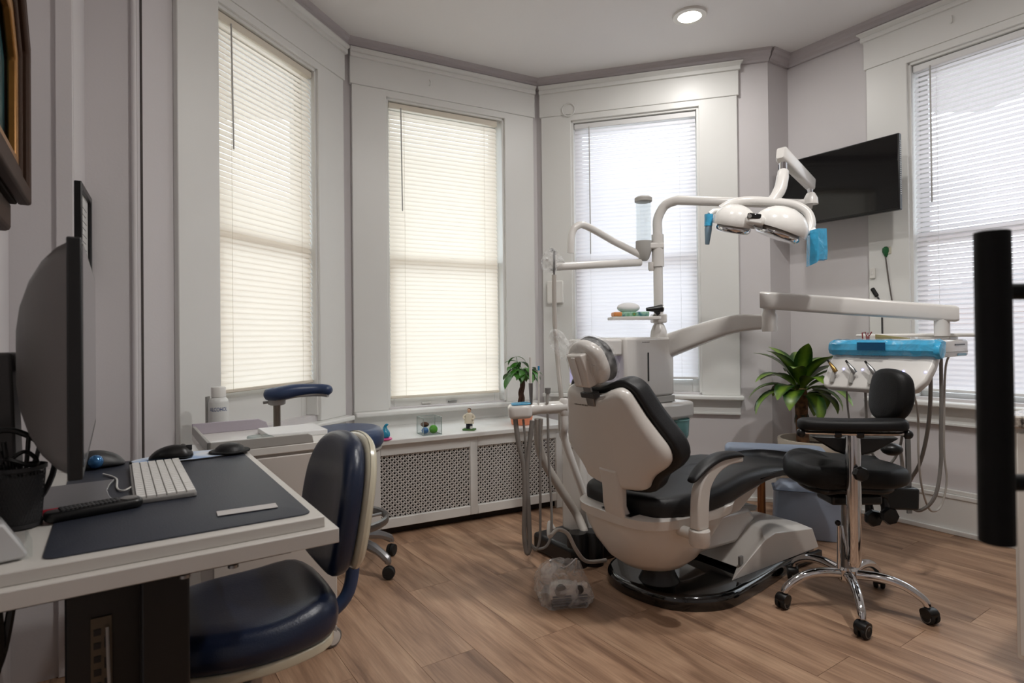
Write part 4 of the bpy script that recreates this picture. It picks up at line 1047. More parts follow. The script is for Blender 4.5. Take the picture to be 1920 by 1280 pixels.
# headrest
HT = .60
def hk(v): return bk((v[0]+.0, v[1], v[2]))
ho = [tuple(v)[:2] for v in cat([(-.095, .49, 0), (-.10, .545, 0), (-.078, .605, 0), (0, .635, 0), (.078, .605, 0), (.10, .545, 0), (.095, .49, 0), (.055, .452, 0), (-.055, .452, 0)], 4, True)]
q = MB().pillow(ho, .012, .048, .018); q.v = [hk(v) for v in q.v]; q.build('headrest_pad', LEATHER, t, angle=70)
q = MB().pillow(inset(ho, .004), -.04, .012, .016, rb=.026); q.v = [hk(v) for v in q.v]; q.build('headrest_shell', SHELLM, t, angle=70)
q = MB().bx(-.045, .045, .455, .590, -.075, -.03); q.v = [hk(v) for v in q.v]; hb = q.build('headrest_bracket', SHELLM, t, .008)
q = MB().bx(-.01, .01, .465, .58, -.080, -.074); q.v = [hk(v) for v in q.v]; q.build('bracket_rib', UNIT, hb, .002)
q = MB().bx(-.022, .022, .37, .47, -.055, -.045); q.v = [hk(v) for v in q.v]; q.build('headrest_bar', STEEL, t, .002)
q = MB().bx(-.04, .04, .405, .428, -.062, -.03); q.v = [hk(v) for v in q.v]; q.build('bar_guide', DGREY, t, .003)
fo = [(a*1.04, .545+(b-.545)*1.06) for a, b in ho]
q = MB().pillow(fo, -.05, .058, .026, rb=.03, n=4); q.v = [hk(v) for v in q.v]
random.seed(3)
q.v = [(x+random.uniform(-.004, .004), y+random.uniform(-.004, .004), z+random.uniform(-.004, .004)) for x, y, z in q.v]
q.build('headrest_film', film_mat('headrest cling film', (225, 225, 225), .10, .12), t, angle=180)
q = MB().tube(cat([hk((.09, .57, 0)), hk((.15, .61, .01)), hk((.18, .66, .0)), hk((.20, .62, -.02)), hk((.15, .56, -.02))], 4), [.03, .028, .026, .024, .022, .02, .02, .018, .02, .024, .022, .02, .018, .016, .014, .012, .01], 8).build('film_tail', film_mat('film tail', (228, 228, 228), .15, .12), t, angle=20)
# armrest (near side)
ya = -.335
arm = cat([(-.345, ya, .590), (-.28, ya, .632), (-.19, ya, .660), (-.09, ya, .660), (-.035, ya, .650)], 5)
rings = []
for i, p_ in enumerate(arm):
    u = i/(len(arm)-1); w_ = .034*(math.sin(math.pi*(u*.86+.07)))**.4; h_ = .017
    rings.append([(p_.x, p_.y+w_*math.cos(a), p_.z+h_*(math.sin(math.pi*(u*.9+.05)))**.4*math.sin(a)) for a in [2*math.pi*k/12 for k in range(12)]])
MB().loft(rings).build('armrest_pad', LEATHER, t, angle=80)
sup = cat([(-.045, ya, .638), (-.14, ya, .641), (-.22, ya, .618), (-.275, ya, .57), (-.295, ya, .51), (-.30, ya, .40)], 5)
rings = []
for i, p_ in enumerate(sup):
    u = i/(len(sup)-1); tg = (sup[min(i+1, len(sup)-1)]-sup[max(i-1, 0)]).normalized(); nn = Vector((-tg.z, 0, tg.x)); ww = .010+.022*min(1, u*1.4)
    rings.append([tuple(p_+nn*a*ww+Vector((0, b*.022, 0))) for a, b in ((-1, -1), (1, -1), (1, 1), (-1, 1))])
MB().loft(rings).build('armrest_support', SHELLM, t, .006)
MB().lathe([(.036, .40), (.040, .395), (.040, .345), (.034, .335)], c=(-.30, ya, 0), n=20).build('armrest_hub', SHELLM, t)
MB().tube([(-.30, ya, .37), (-.30, -.24, .37)], .022, 14).build('hub_axle', SHELLM, t)

# ================================================================== DENTAL UNIT TOWER
TWY = .47
t = thing('dental_unit_tower', 'white dental unit tower with lit cup niche behind the chair', 'dental unit', cl(.23, TWY+.15), RQ)
def tl(x, y, z): return (x-.28, y-.15, z)          # unit-local helper: x from tower left edge, y into depth
def tbx(nm, x0, x1, y0, y1, z0, z1, m, bv=.008, par=None):
    return MB().bx(x0-.28, x1-.28, y0-.15, y1-.15, z0, z1).build(nm, m, par or t, bv)
tbx('main_body', .17, .56, 0, .28, .80, 1.135, UNIT, .015)
tbx('top_cap', 0.0, .17, .02, .28, 1.035, 1.128, UNIT, .012)
tbx('niche_back', .01, .17, .17, .28, .85, 1.036, mat('niche lit violet', (214, 212, 236), .4, emit=(190, 186, 255), estr=.22), .004)
tbx('niche_side', 0.0, .02, .02, .2, .90, 1.036, UNIT, .004)
tbx('niche_floor', .0, .17, .02, .28, .80, .885, UNIT, .012)
tbx('cup_sensor', .075, .090, .164, .172, .915, .965, BLACKP, .003)
MB().lathe([(.012, .87), (.014, .89), (.014, .91)], c=tl(.07, .10, 0), n=12).build('water_spout', CHROME, t)
tbx('panel_slot', .34, .350, -.003, .002, .89, 1.05, BLACKP, .001)
tbx('grey_band', .17, .56, -.002, .28, .765, .80, LGREY, .003)
wm = MB()
for k in range(5): wm.bx(.30-.28+k*.012, .308-.28+k*.012, -.1512, -.15, 1.105, 1.110)
wm.build('wordmark', MGREY, t, smooth=False)
tbx('lower_body', .12, .60, .0, .30, .10, .765, UNIT, .02)
tbx('bowl_shelf', .40, .70, -.03, .20, .66, .76, UNIT, .02)
MB().lathe([(.02, .50), (.06, .51), (.085, .56), (.09, .65), (.094, .65), (.09, .655), (.08, .57), (.03, .53)], c=tl(.62, .06, 0), n=28, caps=False).build('glass_bowl', mat('teal glass', (150, 206, 204), .1, trans=.4, coat=.4), t)
MB().tube(cat([tl(.62, .16, .76), tl(.62, .16, .80), tl(.62, .11, .82), tl(.62, .08, .79)], 4), .008, 8).build('bowl_tap', CHROME, t)
tbx('base_plinth', -.26, .40, -.06, .28, 0, .10, BLACKP, .02)
for (x, y) in ((-.20, -.02), (-.12, -.05)): MB().lathe([(.052, 0), (.052, .15), (.044, .165)], c=tl(x, y, 0), n=20).build('pole_socket', BLACKP, t)
MB().tube([tl(-.06, .06, .10), tl(-.06, .06, .52)], .028, 14).build('riser_pipe', UNIT, t)
tbx('side_box', -.11, .12, .04, .22, .10, .62, UNIT, .02)
# light pole
pb = cl(.45, TWY+.06, 1.135)
pole_x, pole_y = pb.x, pb.y
def onpole(py): 
    return P(1240, py, pole_y).z
MB().lathe([(.05, 1.13), (.045, 1.17), (.034, 1.20), (.028, 1.21)], c=tl(.50, .06, 0), n=20).build('pole_collar', UNIT, t)
zt_ = P(1245, 380, pole_y).z
aend = P(1524, 383, 3.06)
pl = [Vector((pole_x, pole_y, 1.15)), Vector((pole_x, pole_y, zt_-.16)), Vector((pole_x+.003, pole_y-.0, zt_-.09)), Vector((pole_x+.04, pole_y-.02, zt_-.02)), Vector((pole_x+.10, pole_y-.06, zt_)), aend]
pts = [pl[0]]+cat(pl[1:5], 5)+[pl[4].lerp(aend, .5), aend]
MB().tube(pts, [.027]*(len(pts)-2)+[.026, .025], 16).build('light_pole', UNIT, t, world=True)
# bracket with jar and assistant arms
bz = P(1220, 470, pole_y).z
def up_(px, py, Y=None): return P(px, py, Y or pole_y)
jx = up_(1207, 445).x
MB().bar(Vector((jx-.03, pole_y, up_(1207, 462).z)), Vector((pole_x+.03, pole_y, up_(1207, 462).z)), .07, .035).build('jar_bracket', UNIT, t, .008, world=True)
MB().lathe([(.047, 0), (.047, -.05), (.03, -.10), (.018, -.115)], c=(up_(1207, 445).x, pole_y, up_(1207, 452).z), n=22).build('jar_holder', LGREY, t, world=True)
jx = up_(1207, 445).x; jb, jt = up_(1207, 452).z, up_(1207, 378).z
MB().lathe([(.043, jb), (.043, jt), (.040, jt), (.040, jb)], c=(jx, pole_y, 0), n=26, caps=False).build('water_jar', CLEARP, t, world=True)
MB().lathe([(.046, jt-.003), (.050, jt), (.050, jt+.02), (.040, jt+.028)], c=(jx, pole_y, 0), n=26).build('jar_lid', LGREY, t, world=True)
MB().lathe([(.012, 0), (.018, .01), (.018, .05)], c=(up_(1221, 505).x, pole_y, up_(1221, 508).z), n=12).build('drain_valve', UNIT, t, world=True)
MB().tube([(pole_x, pole_y, up_(1238, 500).z), (pole_x, pole_y, up_(1238, 440).z)], .035, 18).build('pole_sleeve', UNIT, t, world=True)
e0 = up_(1040, 500, 3.15); e1 = up_(1200, 492)
MB().tube([e1, e0.lerp(e1, .5), e0], .022, 14).build('assistant_arm', UNIT, t, world=True)
hp = [up_(1205, 480), up_(1150, 452, 3.4), up_(1100, 424, 3.28), up_(1082, 424, 3.25), up_(1073, 436, 3.24), up_(1071, 455, 3.23), up_(1070, 474, 3.23)]
MB().tube([hp[0]]+cat(hp[1:], 5), .020, 14).build('hook_arm', UNIT, t, world=True)
hd = MB().tube([up_(1040, 478, 3.14), up_(1040, 508, 3.14)], .012, 10).build('syringe_holder', UNIT, t, world=True)
MB().tube([up_(1039, 470, 3.12), up_(1039, 516, 3.12)], .006, 8).build('syringe', STEEL, hd, world=True)
q = MB().ball(up_(1034, 488, 3.13), (.06, .05, .055), 14)
random.seed(5); q.v = [tuple(Vector(v)+Vector([random.uniform(-.014, .014) for _ in range(3)])) for v in q.v]
q.build('plastic_sleeve', film_mat('sleeve film', (226, 226, 226), .2, .12), t, world=True, angle=20)
MB().tube(cat([up_(1039, 515, 3.12), up_(1040, 600, 3.12), up_(1046, 680, 3.1), up_(1052, 740, 3.05), up_(1060, 830, 3.1), cl(.02, TWY, .55)], 5), .012, 8).build('hanging_hose', HOSEL, t, world=True)
# small side shelf on the pole
sh = up_(1140, 600); 
SHZ = up_(1195, 596).z
shc = Vector((up_(1192, 596).x, pole_y-.02, SHZ))
MB().pillow(rrect(-.155, .125, -.09, .09, .02), -.012, .006, .004, Matrix.Translation(shc)).build('pole_shelf', UNIT, t, world=True)
MB().bx(pole_x-.04, pole_x+.04, pole_y-.04, pole_y+.04, SHZ-.03, SHZ+.022).build('shelf_clamp', UNIT, t, .008, world=True)
# delivery arm
da0 = up_(1258, 660, pole_y-.05)
da0 = cl(.50, TWY+.10, P(1258, 655, 3.4).z); da1 = P(1442, 603, 2.98)
c_ = cat([da0, da0.lerp(da1, .33)+Vector((0, 0, .022)), da0.lerp(da1, .7)+Vector((0, 0, .035)), da1], 5)
rings = []
side = (da1-da0).cross(Vector((0, 0, 1))).normalized()
for i, p_ in enumerate(c_):
    u = i/(len(c_)-1); hh = .075*(1-u)+.034*u; ww = .045*(1-u)+.032*u
    rings.append([tuple(p_+side*a*ww+Vector((0, 0, b*hh))) for a, b in rrect(-1, 1, -1, 1, .4, 3)])
# ================================================================== DELIVERY UNIT
t = thing('delivery_unit', 'white instrument delivery unit wrapped in blue film on a long jointed arm', 'instrument unit', (da1.x, da1.y, .9), 0)
MB().loft(rings).build('lower_arm', UNIT, t, world=True, angle=50)
MB().lathe([(.036, -.05), (.040, -.03), (.040, .03), (.032, .05), (.032, .10)], c=da1, n=20).build('elbow_joint', UNIT, t, world=True)
b0_, b1_ = P(1432, 563, 2.98), P(1790, 588, 2.60)
d_ = (b1_-b0_); d_.normalize(); sd = d_.cross(Vector((0, 0, 1))).normalized()
rings = []
Lb = (b1_-b0_).length
for u, hh in ((-.02, .040), (0.0, .043), (.5, .042), (1.0, .036), (1.015, .03)):
    p_ = b0_+d_*(u*Lb); rings.append([tuple(p_+sd*a*.034+Vector((0, 0, b*hh))) for a, b in rrect(-1, 1, -1, 1, .35, 3)])
MB().loft(rings).build('upper_arm', UNIT, t, world=True, angle=50)
px_ = P(1766, 600, 2.62)
MB().tube([px_+Vector((0, 0, .02)), px_+Vector((0, 0, -.07))], .03, 14).build('drop_post', UNIT, t, world=True)
# head: x = -Ev, y = Qv
HX = -Ev; H0 = P(1562, 650, 2.86); H0.z = P(1562, 646, 2.86).z
HR = math.atan2(HX.y, HX.x)
def hd_(x, y, z): return H0+HX*x+Qv*y+Vector((0, 0, z))
T_H = Matrix.Translation(H0) @ Matrix.Rotation(HR, 4, 'Z')
HWD, HD = .435, .36
q = MB().pillow(rrect(0, HWD, .02, HD, .03), -.055, .022, .012, T_H); q.build('head_body', UNIT, t, world=True)
MB().bx(HWD-.003, HWD+.002, .19, .30, -.004, .003, T_H).build('side_slot', BLACKP, t, world=True)
MB().bx(HWD-.003, HWD+.003, .10, .33, -.034, -.030, T_H).build('side_groove', LGREY, t, world=True)
MB().bx(HWD-.003, HWD+.0035, .22, .31, -.050, -.040, T_H).build('side_label', mat('pale blue label', (120, 165, 185), .4), t, world=True)
MB().bx(-.02, HWD+.1, .26, .36, .034, .05, T_H).build('cross_bar', UNIT, t, .006, world=True)
MB().bx(HWD*.6, HWD*.9, .26, .36, .018, .034, T_H).build('bar_mount', UNIT, t, .003, world=True)
MB().bx(.05, .40, .06, .25, .020, .026, T_H).build('tray_surface', mat('tray pale', (214, 208, 204), .4), t, .003, world=True)
# apron panel leaning towards the patient
Ta = T_H @ Matrix.Translation((0, .02, -.055)) @ Matrix.Rotation(math.radians(-124), 4, 'X')
ap_ = [tuple(v)[:2] for v in [(-.005, 0), (HWD+.0, 0), (HWD-.005, .07), (HWD-.02, .14), (HWD-.05, .185), (HWD-.10, .20), (.02, .20), (-.008, .19), (-.02, .16)]]
ap_ = [(x, y) for x, y in ap_]
Ta = T_H @ frame(Vector((0, .03, -.035)), (1, 0, 0), (0, -.52, -.85))
MB().pillow(ap_, -.012, .03, .012, Ta).build('front_panel', UNIT, t, world=True, angle=60)
LED = mat('blue led', (150, 150, 255), .4, emit=(150, 150, 255), estr=3)
for k in range(5):
    x = .065+k*.085
    MB().lathe([(.0045, 0), (.0045, .002)], n=10, T=Ta @ Matrix.Translation((x, .10, -.014))).build('indicator_light', LED, t, world=True)
    if k < 3:
        xs = x-.03
        st = MB().tube([Ta @ Vector((xs-.004, .175, -.02)), Ta @ Vector((xs, .145, -.03)), Ta @ Vector((xs+.004, .125, -.035))], [.010, .009, .010], 10).build('instrument_holder', LGREY, t, world=True)
        MB().tube([Ta @ Vector((xs+.012, .13, -.035)), Ta @ Vector((xs+.004, .118, -.045)), Ta @ Vector((xs-.022, .09, -.05))], [.011, .010, .006], 10).build('handpiece', STEEL if k else mat('brass', (150, 120, 70), .3, metal=.9), st, world=True)
        MB().tube([Ta @ Vector((xs-.022, .09, -.05)), Ta @ Vector((xs-.032, .078, -.055))], .005, 8).build('handpiece_tip', BLACKP, st, world=True)
wm = MB()
for k in range(6): wm.add([Ta @ Vector(v) for v in ((.17+k*.011, .022, -.0128), (.177+k*.011, .022, -.0128), (.177+k*.011, .027, -.0128), (.17+k*.011, .027, -.0128))], [(0, 1, 2, 3)])
wm.build('wordmark', LGREY, t, world=True, smooth=False)
# blue film wrapped round the front handle
rings = []
random.seed(8)
for i in range(25):
    x = -.015+i*(HWD+.03)/24; k_ = 1+random.uniform(-.05, .05)
    if i in (0, 24): k_ = .8
    rings.append([T_H @ Vector((x, y*k_+.012, z*k_-.014)) for y, z in ((-.022, -.034), (-.034, -.01), (-.030, .018), (-.012, .036), (.03, .040), (.055, .034), (.05, .0), (.02, -.03))])
MB().loft([[tuple(v) for v in r_] for r_ in rings]).build('blue_film', BLUEFILM, t, world=True, angle=25)
MB().bx(.125, .245, -.030, -.0255, -.024, .012, T_H).build('display', mat('display navy', (16, 74, 112), .2), t, world=True)
MB().lathe([(.036, -.01), (.038, .0), (.034, .012), (.022, .014)], n=20, T=T_H @ rotm('Y', math.pi/2, (HWD+.005, .012, -.022))).build('film_end', BLUEFILM, t, world=True)
# hoses hanging from the head
def hh_(nm, pts, r, m): return MB().tube(cat(pts, 6), r, 8).build(nm, m, t, world=True)
HS = {'a': [(1604, 722), (1606, 780), (1608, 860), (1604, 900), (1625, 925), (1660, 905), (1690, 800)]}
hh_('hose', [hd_(.07, -.02, -.20), hd_(.072, -.01, -.32), hd_(.08, .02, -.46), hd_(.12, .07, -.52), hd_(.16, .14, -.44), hd_(.17, .17, -.2), hd_(.17, .18, -.05)], .0045, HOSE)
hh_('hose', [hd_(.155, -.02, -.2), hd_(.155, -.01, -.36), hd_(.16, .02, -.50), hd_(.2, .08, -.56), hd_(.23, .15, -.46), hd_(.24, .18, -.2), hd_(.24, .18, -.05)], .006, HOSE)
hh_('hose', [P(1712, 736, 2.58), P(1721, 775, 2.58), P(1722, 850, 2.60), P(1728, 910, 2.63), P(1740, 950, 2.66), P(1752, 958, 2.68), P(1766, 945, 2.70), P(1775, 900, 2.71), P(1770, 840, 2.70), P(1772, 700, 2.68), P(1781, 664, 2.66)], .0045, HOSEL)
hh_('hose', [P(1764, 664, 2.62), P(1765, 740, 2.62), P(1764, 820, 2.62), P(1764, 870, 2.62), P(1755, 925, 2.63), P(1735, 952, 2.66), P(1712, 952, 2.70), P(1696, 900, 2.76), P(1688, 840, 2.80)], .0075, HOSE)
hh_('hose', [P(1745, 690, 2.58), P(1744, 760, 2.60), P(1737, 820, 2.66), P(1724, 870, 2.72), P(1708, 898, 2.78), P(1690, 935, 2.86)], .008, HOSE)
hh_('hose', [P(1688, 835, 2.74), P(1694, 880, 2.74), P(1700, 912, 2.74)], .006, HOSEL)
# red wire bits and yellow floss on the tray
t = thing('red_clip', 'small bent red plastic clip on the instrument tray', 'clip', hd_(.10, .12, .026))
rc0 = hd_(.10, .12, .026)
MB().tube([rc0+Vector(v) for v in ((-.02, 0, .002), (-.022, 0, .03), (-.006, 0, .033), (-.002, 0, .012), (.006, 0, .03), (.010, 0, .012), (.024, 0, .034))], .0028, 6).build('wire', mat('clip red', (170, 26, 34), .35), t, world=True)
MB().bx(-.004, .012, -.004, .004, 0, .014).build('foot', mat('clip pale', (220, 140, 140), .4), t, .002)
t = thing('yellow_strip', 'pale yellow paper strip on the instrument tray', 'paper strip', hd_(.20, .15, .026), HR)
MB().prism([(-.07, 0), (.07, 0), (.07, .004), (-.07, .022)], -.012, .012, rotm('X', math.pi/2)).build('strip', mat('pale yellow', (214, 206, 150), .6), t)

# ================================================================== ITEMS ON POLE SHELF
SZ_ = SHZ+.006
t = thing('tissue_pack', 'colourful tissue pack with a white tissue tuft on the pole shelf', 'tissue pack', Vector((shc.x-.04, shc.y-.02, SZ_)))
MB().pillow(rrect(-.10, .10, -.05, .05, .01), 0, .028, .008).build('pack', mix_mat('leafy print', 'voronoi', [(.0, (220, 120, 50)), (.25, (60, 140, 80)), (.5, (150, 190, 170)), (.8, (40, 110, 120))], 28, .4), t)
MB().pillow(rrect(-.102, -.05, -.051, .051, .01), .001, .0275, .008).build('orange_flap', mat('orange print', (214, 140, 80), .4, var=.2, vscale=60), t)
q = MB().ball((-.01, 0, .052), (.066, .04, .03), 18); q.build('tissue', mat('tissue white', (236, 236, 236), .8), t)
t = thing('curing_light', 'black curing light pistol lying on the pole shelf', 'curing light', Vector((shc.x+.09, shc.y-.05, SZ_)))
MB().tube([(-.045, 0, .04), (.0, 0, .042), (.045, 0, .046)], [.010, .016, .022], 12).build('barrel', BLACKP, t)
MB().tube([(.046, 0, .046), (.052, 0, .046)], .021, 14).build('lens_ring', STEEL, t)
MB().tube([(.0, 0, .04), (.028, 0, .012)], .012, 10).build('grip', BLACKP, t)

# ================================================================== ASSISTANT INSTRUMENT HOLDER
ah0, ah1 = P(976, 768, 2.90), P(1058, 762, 2.92)
t = thing('assistant_holder', 'white suction instrument holder on bent tubes beside the chair back', 'suction holder', Vector((ah1.x, ah1.y, 0)))
dh = (ah1-ah0).normalized(); sh_ = dh.cross(Vector((0, 0, 1))).normalized()
Th = frame(ah0, dh, -sh_)
q = MB().pillow(rrect(-.062, .055, -.055, .06, .03), -.04, .028, .02, Th); q.build('holder_block', UNIT, t, world=True)
MB().pillow(rrect(-.045, .05, -.045, .05, .02), .0285, .033, .002, Th).build('blue_film', BLUEFILM, t, world=True)
rings = []
random.seed(2)
Lh = (ah1-ah0).length
for i in range(9):
    u = .05+i*(Lh-.04)/8; k_ = 1+random.uniform(-.08, .08); rings.append([tuple(Th @ Vector((u, a*.03*k_, b*.03*k_))) for a, b in circ(0, 0, 1, 14)])
MB().loft(rings).build('holder_bar', WHITEG, t, world=True, angle=30)
MB().lathe([(.020, -.045), (.026, -.03), (.026, .03), (.020, .04)], c=ah1, n=18).build('end_knuckle', UNIT, t, world=True)
s1_ = cat([ah1, ah1+Vector((0, .0, -.10)), P(1058, 820, 2.95), P(1078, 880, 2.98), P(1100, 940, 3.02), cl(-.12, TWY-.05, .15)], 5)
MB().tube(s1_, .019, 12).build('support_tube', UNIT, t, world=True)
s2_ = cat([P(1010, 785, 2.92), P(1010, 830, 2.93), P(1022, 868, 2.95), P(1060, 930, 3.0), P(1082, 965, 3.04), cl(-.20, TWY-.02, .15)], 5)
MB().tube(s2_, .022, 12).build('support_tube', HOSEL, t, world=True)
# suction tips standing in the holder
def tip(px0, py0, px1, py1, r0, r1, m, Y=2.89): 
    return MB().tube([P(px0, py0, Y), P(px1, py1, Y)], [r0, r1], 12).build('suction_tip', m, t, world=True)
tip(996, 760, 995, 718, .007, .011, STEEL); tip(995, 720, 995, 670, .0075, .0075, WHITE)
tip(1010, 760, 1010, 692, .004, .004, WHITE); tip(1010, 694, 1010, 686, .005, .005, mat('blue tip', (40, 130, 180), .4))
tip(1026, 755, 1027, 735, .008, .010, LGREY); tip(1027, 737, 1027, 727, .013, .015, MGREY)
def ho_(pts, r, m=HOSE, Y=2.88): return MB().tube(cat([P(a, b, Y+(c[0] if c else 0)) for a, b, *c in pts], 6), r, 10).build('hose', m, t, world=True)
ho_([(966, 784), (972, 830), (982, 875), (984, 940), (983, 1000), (988, 1036), (993, 1020), (991, 960), (988, 890), (992, 840), (998, 788)], .0125)
ho_([(981, 786), (985, 830), (986, 900), (986, 980)], .006)
ho_([(1012, 785), (1013, 880), (1013, 960), (1012, 1012), (1004, 1030), (995, 1020)], .0065)
ho_([(1027, 775), (1029, 860), (1034, 950), (1033, 1000), (1024, 1024), (1005, 1028), (992, 1015)], .0065)

# ================================================================== FOOT CONTROL
fp0 = FL(1055, 1132)
t = thing('foot_control', 'white foot control wrapped in a clear plastic bag on the floor', 'foot pedal', fp0+Vector((.01, .05, 0)), .15)
MB().pillow(rrect(-.085, .085, -.08, .08, .03), 0, .035, .012).build('base', DGREY, t)
MB().lathe([(.07, .033), (.06, .06), (.03, .07), (.0, .072)], n=24, caps=False).build('pedal_dome', WHITE, t)
MB().bx(-.08, .085, -.087, -.07, .035, .10).build('face_plate', WHITE, t, .008)
MB().lathe([(.018, 0), (.018, .012), (.012, .016)], n=16, T=rotm('X', math.pi/2, (.045, -.085, .075))).build('knob', DGREY, t)
MB().lathe([(.026, 0), (.026, .014), (.018, .018)], n=16, T=rotm('X', math.pi/2, (-.035, -.082, .075))).build('knob', MGREY, t)
for k in range(4): MB().bx(-.07, .08, -.094, -.078, .012+k*.012, .017+k*.012).build('tread', mat('tread blue grey', (66, 76, 92), .5), t)
MB().tube(cat([(-.045, 0, .11), (-.06, 0, .17), (-.03, 0, .15), (0, -.01, .14), (.03, 0, .15), (.06, 0, .17), (.045, 0, .11)], 4), .004, 6).build('carry_handle', CHROME, t)
rings = []
random.seed(9)
for z, kx, ky, ox in ((.001, .11, .105, 0), (.03, .122, .112, 0), (.07, .118, .108, -.005), (.10, .108, .095, -.008), (.13, .10, .08, -.01), (.155, .08, .05, -.01), (.17, .05, .02, -.0)):
    rings.append([(ox+kx*math.copysign(abs(math.cos(a))**.6, math.cos(a))+random.uniform(-.008, .008), ky*math.copysign(abs(math.sin(a))**.6, math.sin(a))+random.uniform(-.008, .008), z+(random.uniform(-.006, .006) if z > .01 else 0)) for a in [2*math.pi*k/22 for k in range(22)]])
MB().loft(rings).build('plastic_bag', CLEARFILM, t, angle=25)
t2 = thing('pedal_hose', 'grey hose running from the foot control to the chair base', 'hose', cl(-.30, -.02))
MB().tube(cat([FL(1040, 1050)+Vector((0, 0, .16)), FL(1032, 1060)+Vector((0, .05, .20)), P(1030, 1005, 2.62), P(1045, 993, 2.66), P(1064, 1000, 2.68), P(1080, 1030, 2.68), P(1100, 1052, 2.72), P(1136, 1050, 2.79)], 6), .009, 10).build('hose', HOSEL, t2, world=True)

# ================================================================== OPERATING LIGHT
t = thing('operating_light', 'white twin-lobe dental operating light with blue covered handles', 'operating light', aend)
tp0 = aend+Vector((0, 0, .02)); 
j1 = P(1517, 342, 3.05); j0 = P(1468, 292, 2.82)
MB().lathe([(.036, .0), (.034, .03), (.022, .055), (.018, .06)], c=aend+Vector((-.01, 0, .0)), n=18).build('swivel_base', UNIT, t, world=True)
MB().tube([aend+Vector((-.01, 0, .05)), j1+Vector((0, 0, -.005))], .013, 12).build('swivel_pin', CHROME, t, world=True)
dd = (j0-j1).normalized(); sdd = dd.cross(Vector((0, 0, 1))).normalized(); uu = sdd.cross(dd)
rings = []
Lj = (j0-j1).length
for u, k_ in ((-.12, .75), (-.08, 1), (1.05, 1.12), (1.1, .8)):
    p_ = j1+dd*u*Lj; rings.append([tuple(p_+sdd*a*.022*k_+uu*b*.032*k_) for a, b in rrect(-1, 1, -1, 1, .4, 3)])
MB().loft(rings).build('spring_arm', UNIT, t, world=True, angle=50)
n0 = j0+Vector((0, 0, -.03))
MB().tube([n0, n0+Vector((0, 0, -.06))], .018, 14).build('neck_pin', CHROME, t, world=True)
nk = cat([n0+Vector((0, 0, -.05)), P(1467, 335, 2.80), P(1462, 356, 2.78), P(1448, 378, 2.77)], 5)
MB().tube(nk, [.026]*4+[.028]*8+[.026]*4, 16).build('neck', UNIT, t, world=True, angle=60)
yoke = cat([P(1352, 392, 2.78), P(1370, 382, 2.77), P(1400, 376, 2.76), P(1450, 378, 2.76), P(1490, 384, 2.75), P(1514, 398, 2.73), P(1521, 420, 2.71), P(1514, 438, 2.70)], 5)
MB().tube(yoke, .017, 12, flat=1.2).build('yoke', UNIT, t, world=True, angle=60)
def lobe(name, pa, pb, r1, r2, thick, tilt, disc):
    c_ = (pa+pb)/2; x = (pb-pa).normalized(); y = Vector((-.25, .92, tilt)); T = frame(c_, x, y)
    L = (pb-pa).length/2
    out = circ(0, 0, L, 30, r1)
    rings = []
    for k in range(7):
        a = math.pi/2*k/6; s_ = math.cos(a)*.98+.02; rings.append([tuple(T @ Vector((px*s_, py*s_, thick*math.sin(a)))) for px, py in out])
    m_ = MB(); m_.loft([[tuple(T @ Vector((px*.97, py*.97, -.012))) for px, py in out]]+rings); lb = m_.build(name, WHITEG, t, world=True, angle=60)
    MB().pillow(circ(0, 0, L*.80, 28, r1*.80), -.045, -.008, .018, T).build('reflector', CHROME, lb, world=True)
    return T
lobe('lamp_lobe', P(1336, 412, 2.74), P(1418, 424, 2.70), .09, .085, .085, .30, 1)
lobe('lamp_lobe', P(1412, 412, 2.70), P(1514, 446, 2.62), .105, .10, .10, .30, 1)
MB().bar(P(1398, 412, 2.66), P(1432, 418, 2.64), .09, .05).build('center_hub', WHITEG, t, .015, world=True)
MB().bar(P(1401, 404, 2.62), P(1427, 407, 2.61), .02, .026).build('sensor_window', BLACKG, t, .006, world=True)
MB().lathe([(.009, 0), (.009, .006)], n=14, T=Matrix.Translation(P(1405, 405, 2.595)) @ rotm('X', math.pi/2)).build('sensor_button', MGREY, t, world=True)
MB().bar(P(1412, 420, 2.63), P(1430, 425, 2.62), .03, .022).build('camera_module', STEEL, t, .006, world=True)
h1_ = MB().tube([P(1330, 402, 2.76), P(1328, 430, 2.76), P(1326, 458, 2.76)], [.012, .017, .010], 12).build('handle', mat('handle blue grey', (112, 136, 152), .4), t, world=True)
MB().tube([P(1329, 402, 2.76), P(1328, 424, 2.76)], [.020, .018], 10).build('film_cover', BLUEFILM, h1_, world=True)
MB().tube([P(1352, 394, 2.77), P(1338, 396, 2.765), P(1330, 402, 2.76)], .012, 10).build('handle_arm', UNIT, t, world=True)
MB().tube([P(1498, 440, 2.68), P(1515, 437, 2.68), P(1528, 430, 2.68)], .012, 10).build('handle_arm', UNIT, t, world=True)
h2_ = MB().tube([P(1530, 430, 2.68), P(1533, 460, 2.68), P(1533, 486, 2.68)], [.013, .018, .012], 12).build('handle', MATS['handle blue grey'], t, world=True)
vs = [P(1519, 432, 2.66), P(1534, 428, 2.64), P(1550, 428, 2.67), P(1552, 470, 2.67), P(1551, 486, 2.68), P(1536, 486, 2.65), P(1532, 492, 2.65), P(1518, 498, 2.68)]
bk2 = [v+Vector((.01, .05, 0)) for v in vs]
m_ = MB(); m_.add([tuple(v) for v in vs+bk2], [(0, 1, 6, 7), (1, 2, 3, 5), (3, 4, 5), (1, 5, 6)]+[tuple(reversed([8+k for k in f])) for f in ((0, 1, 6, 7), (1, 2, 3, 5), (3, 4, 5), (1, 5, 6))]+[(k, (k+1) % 8, 8+(k+1) % 8, 8+k) for k in (0, 1, 2, 3, 7)])
m_.build('film_cover', BLUEFILM, h2_, world=True, angle=20)

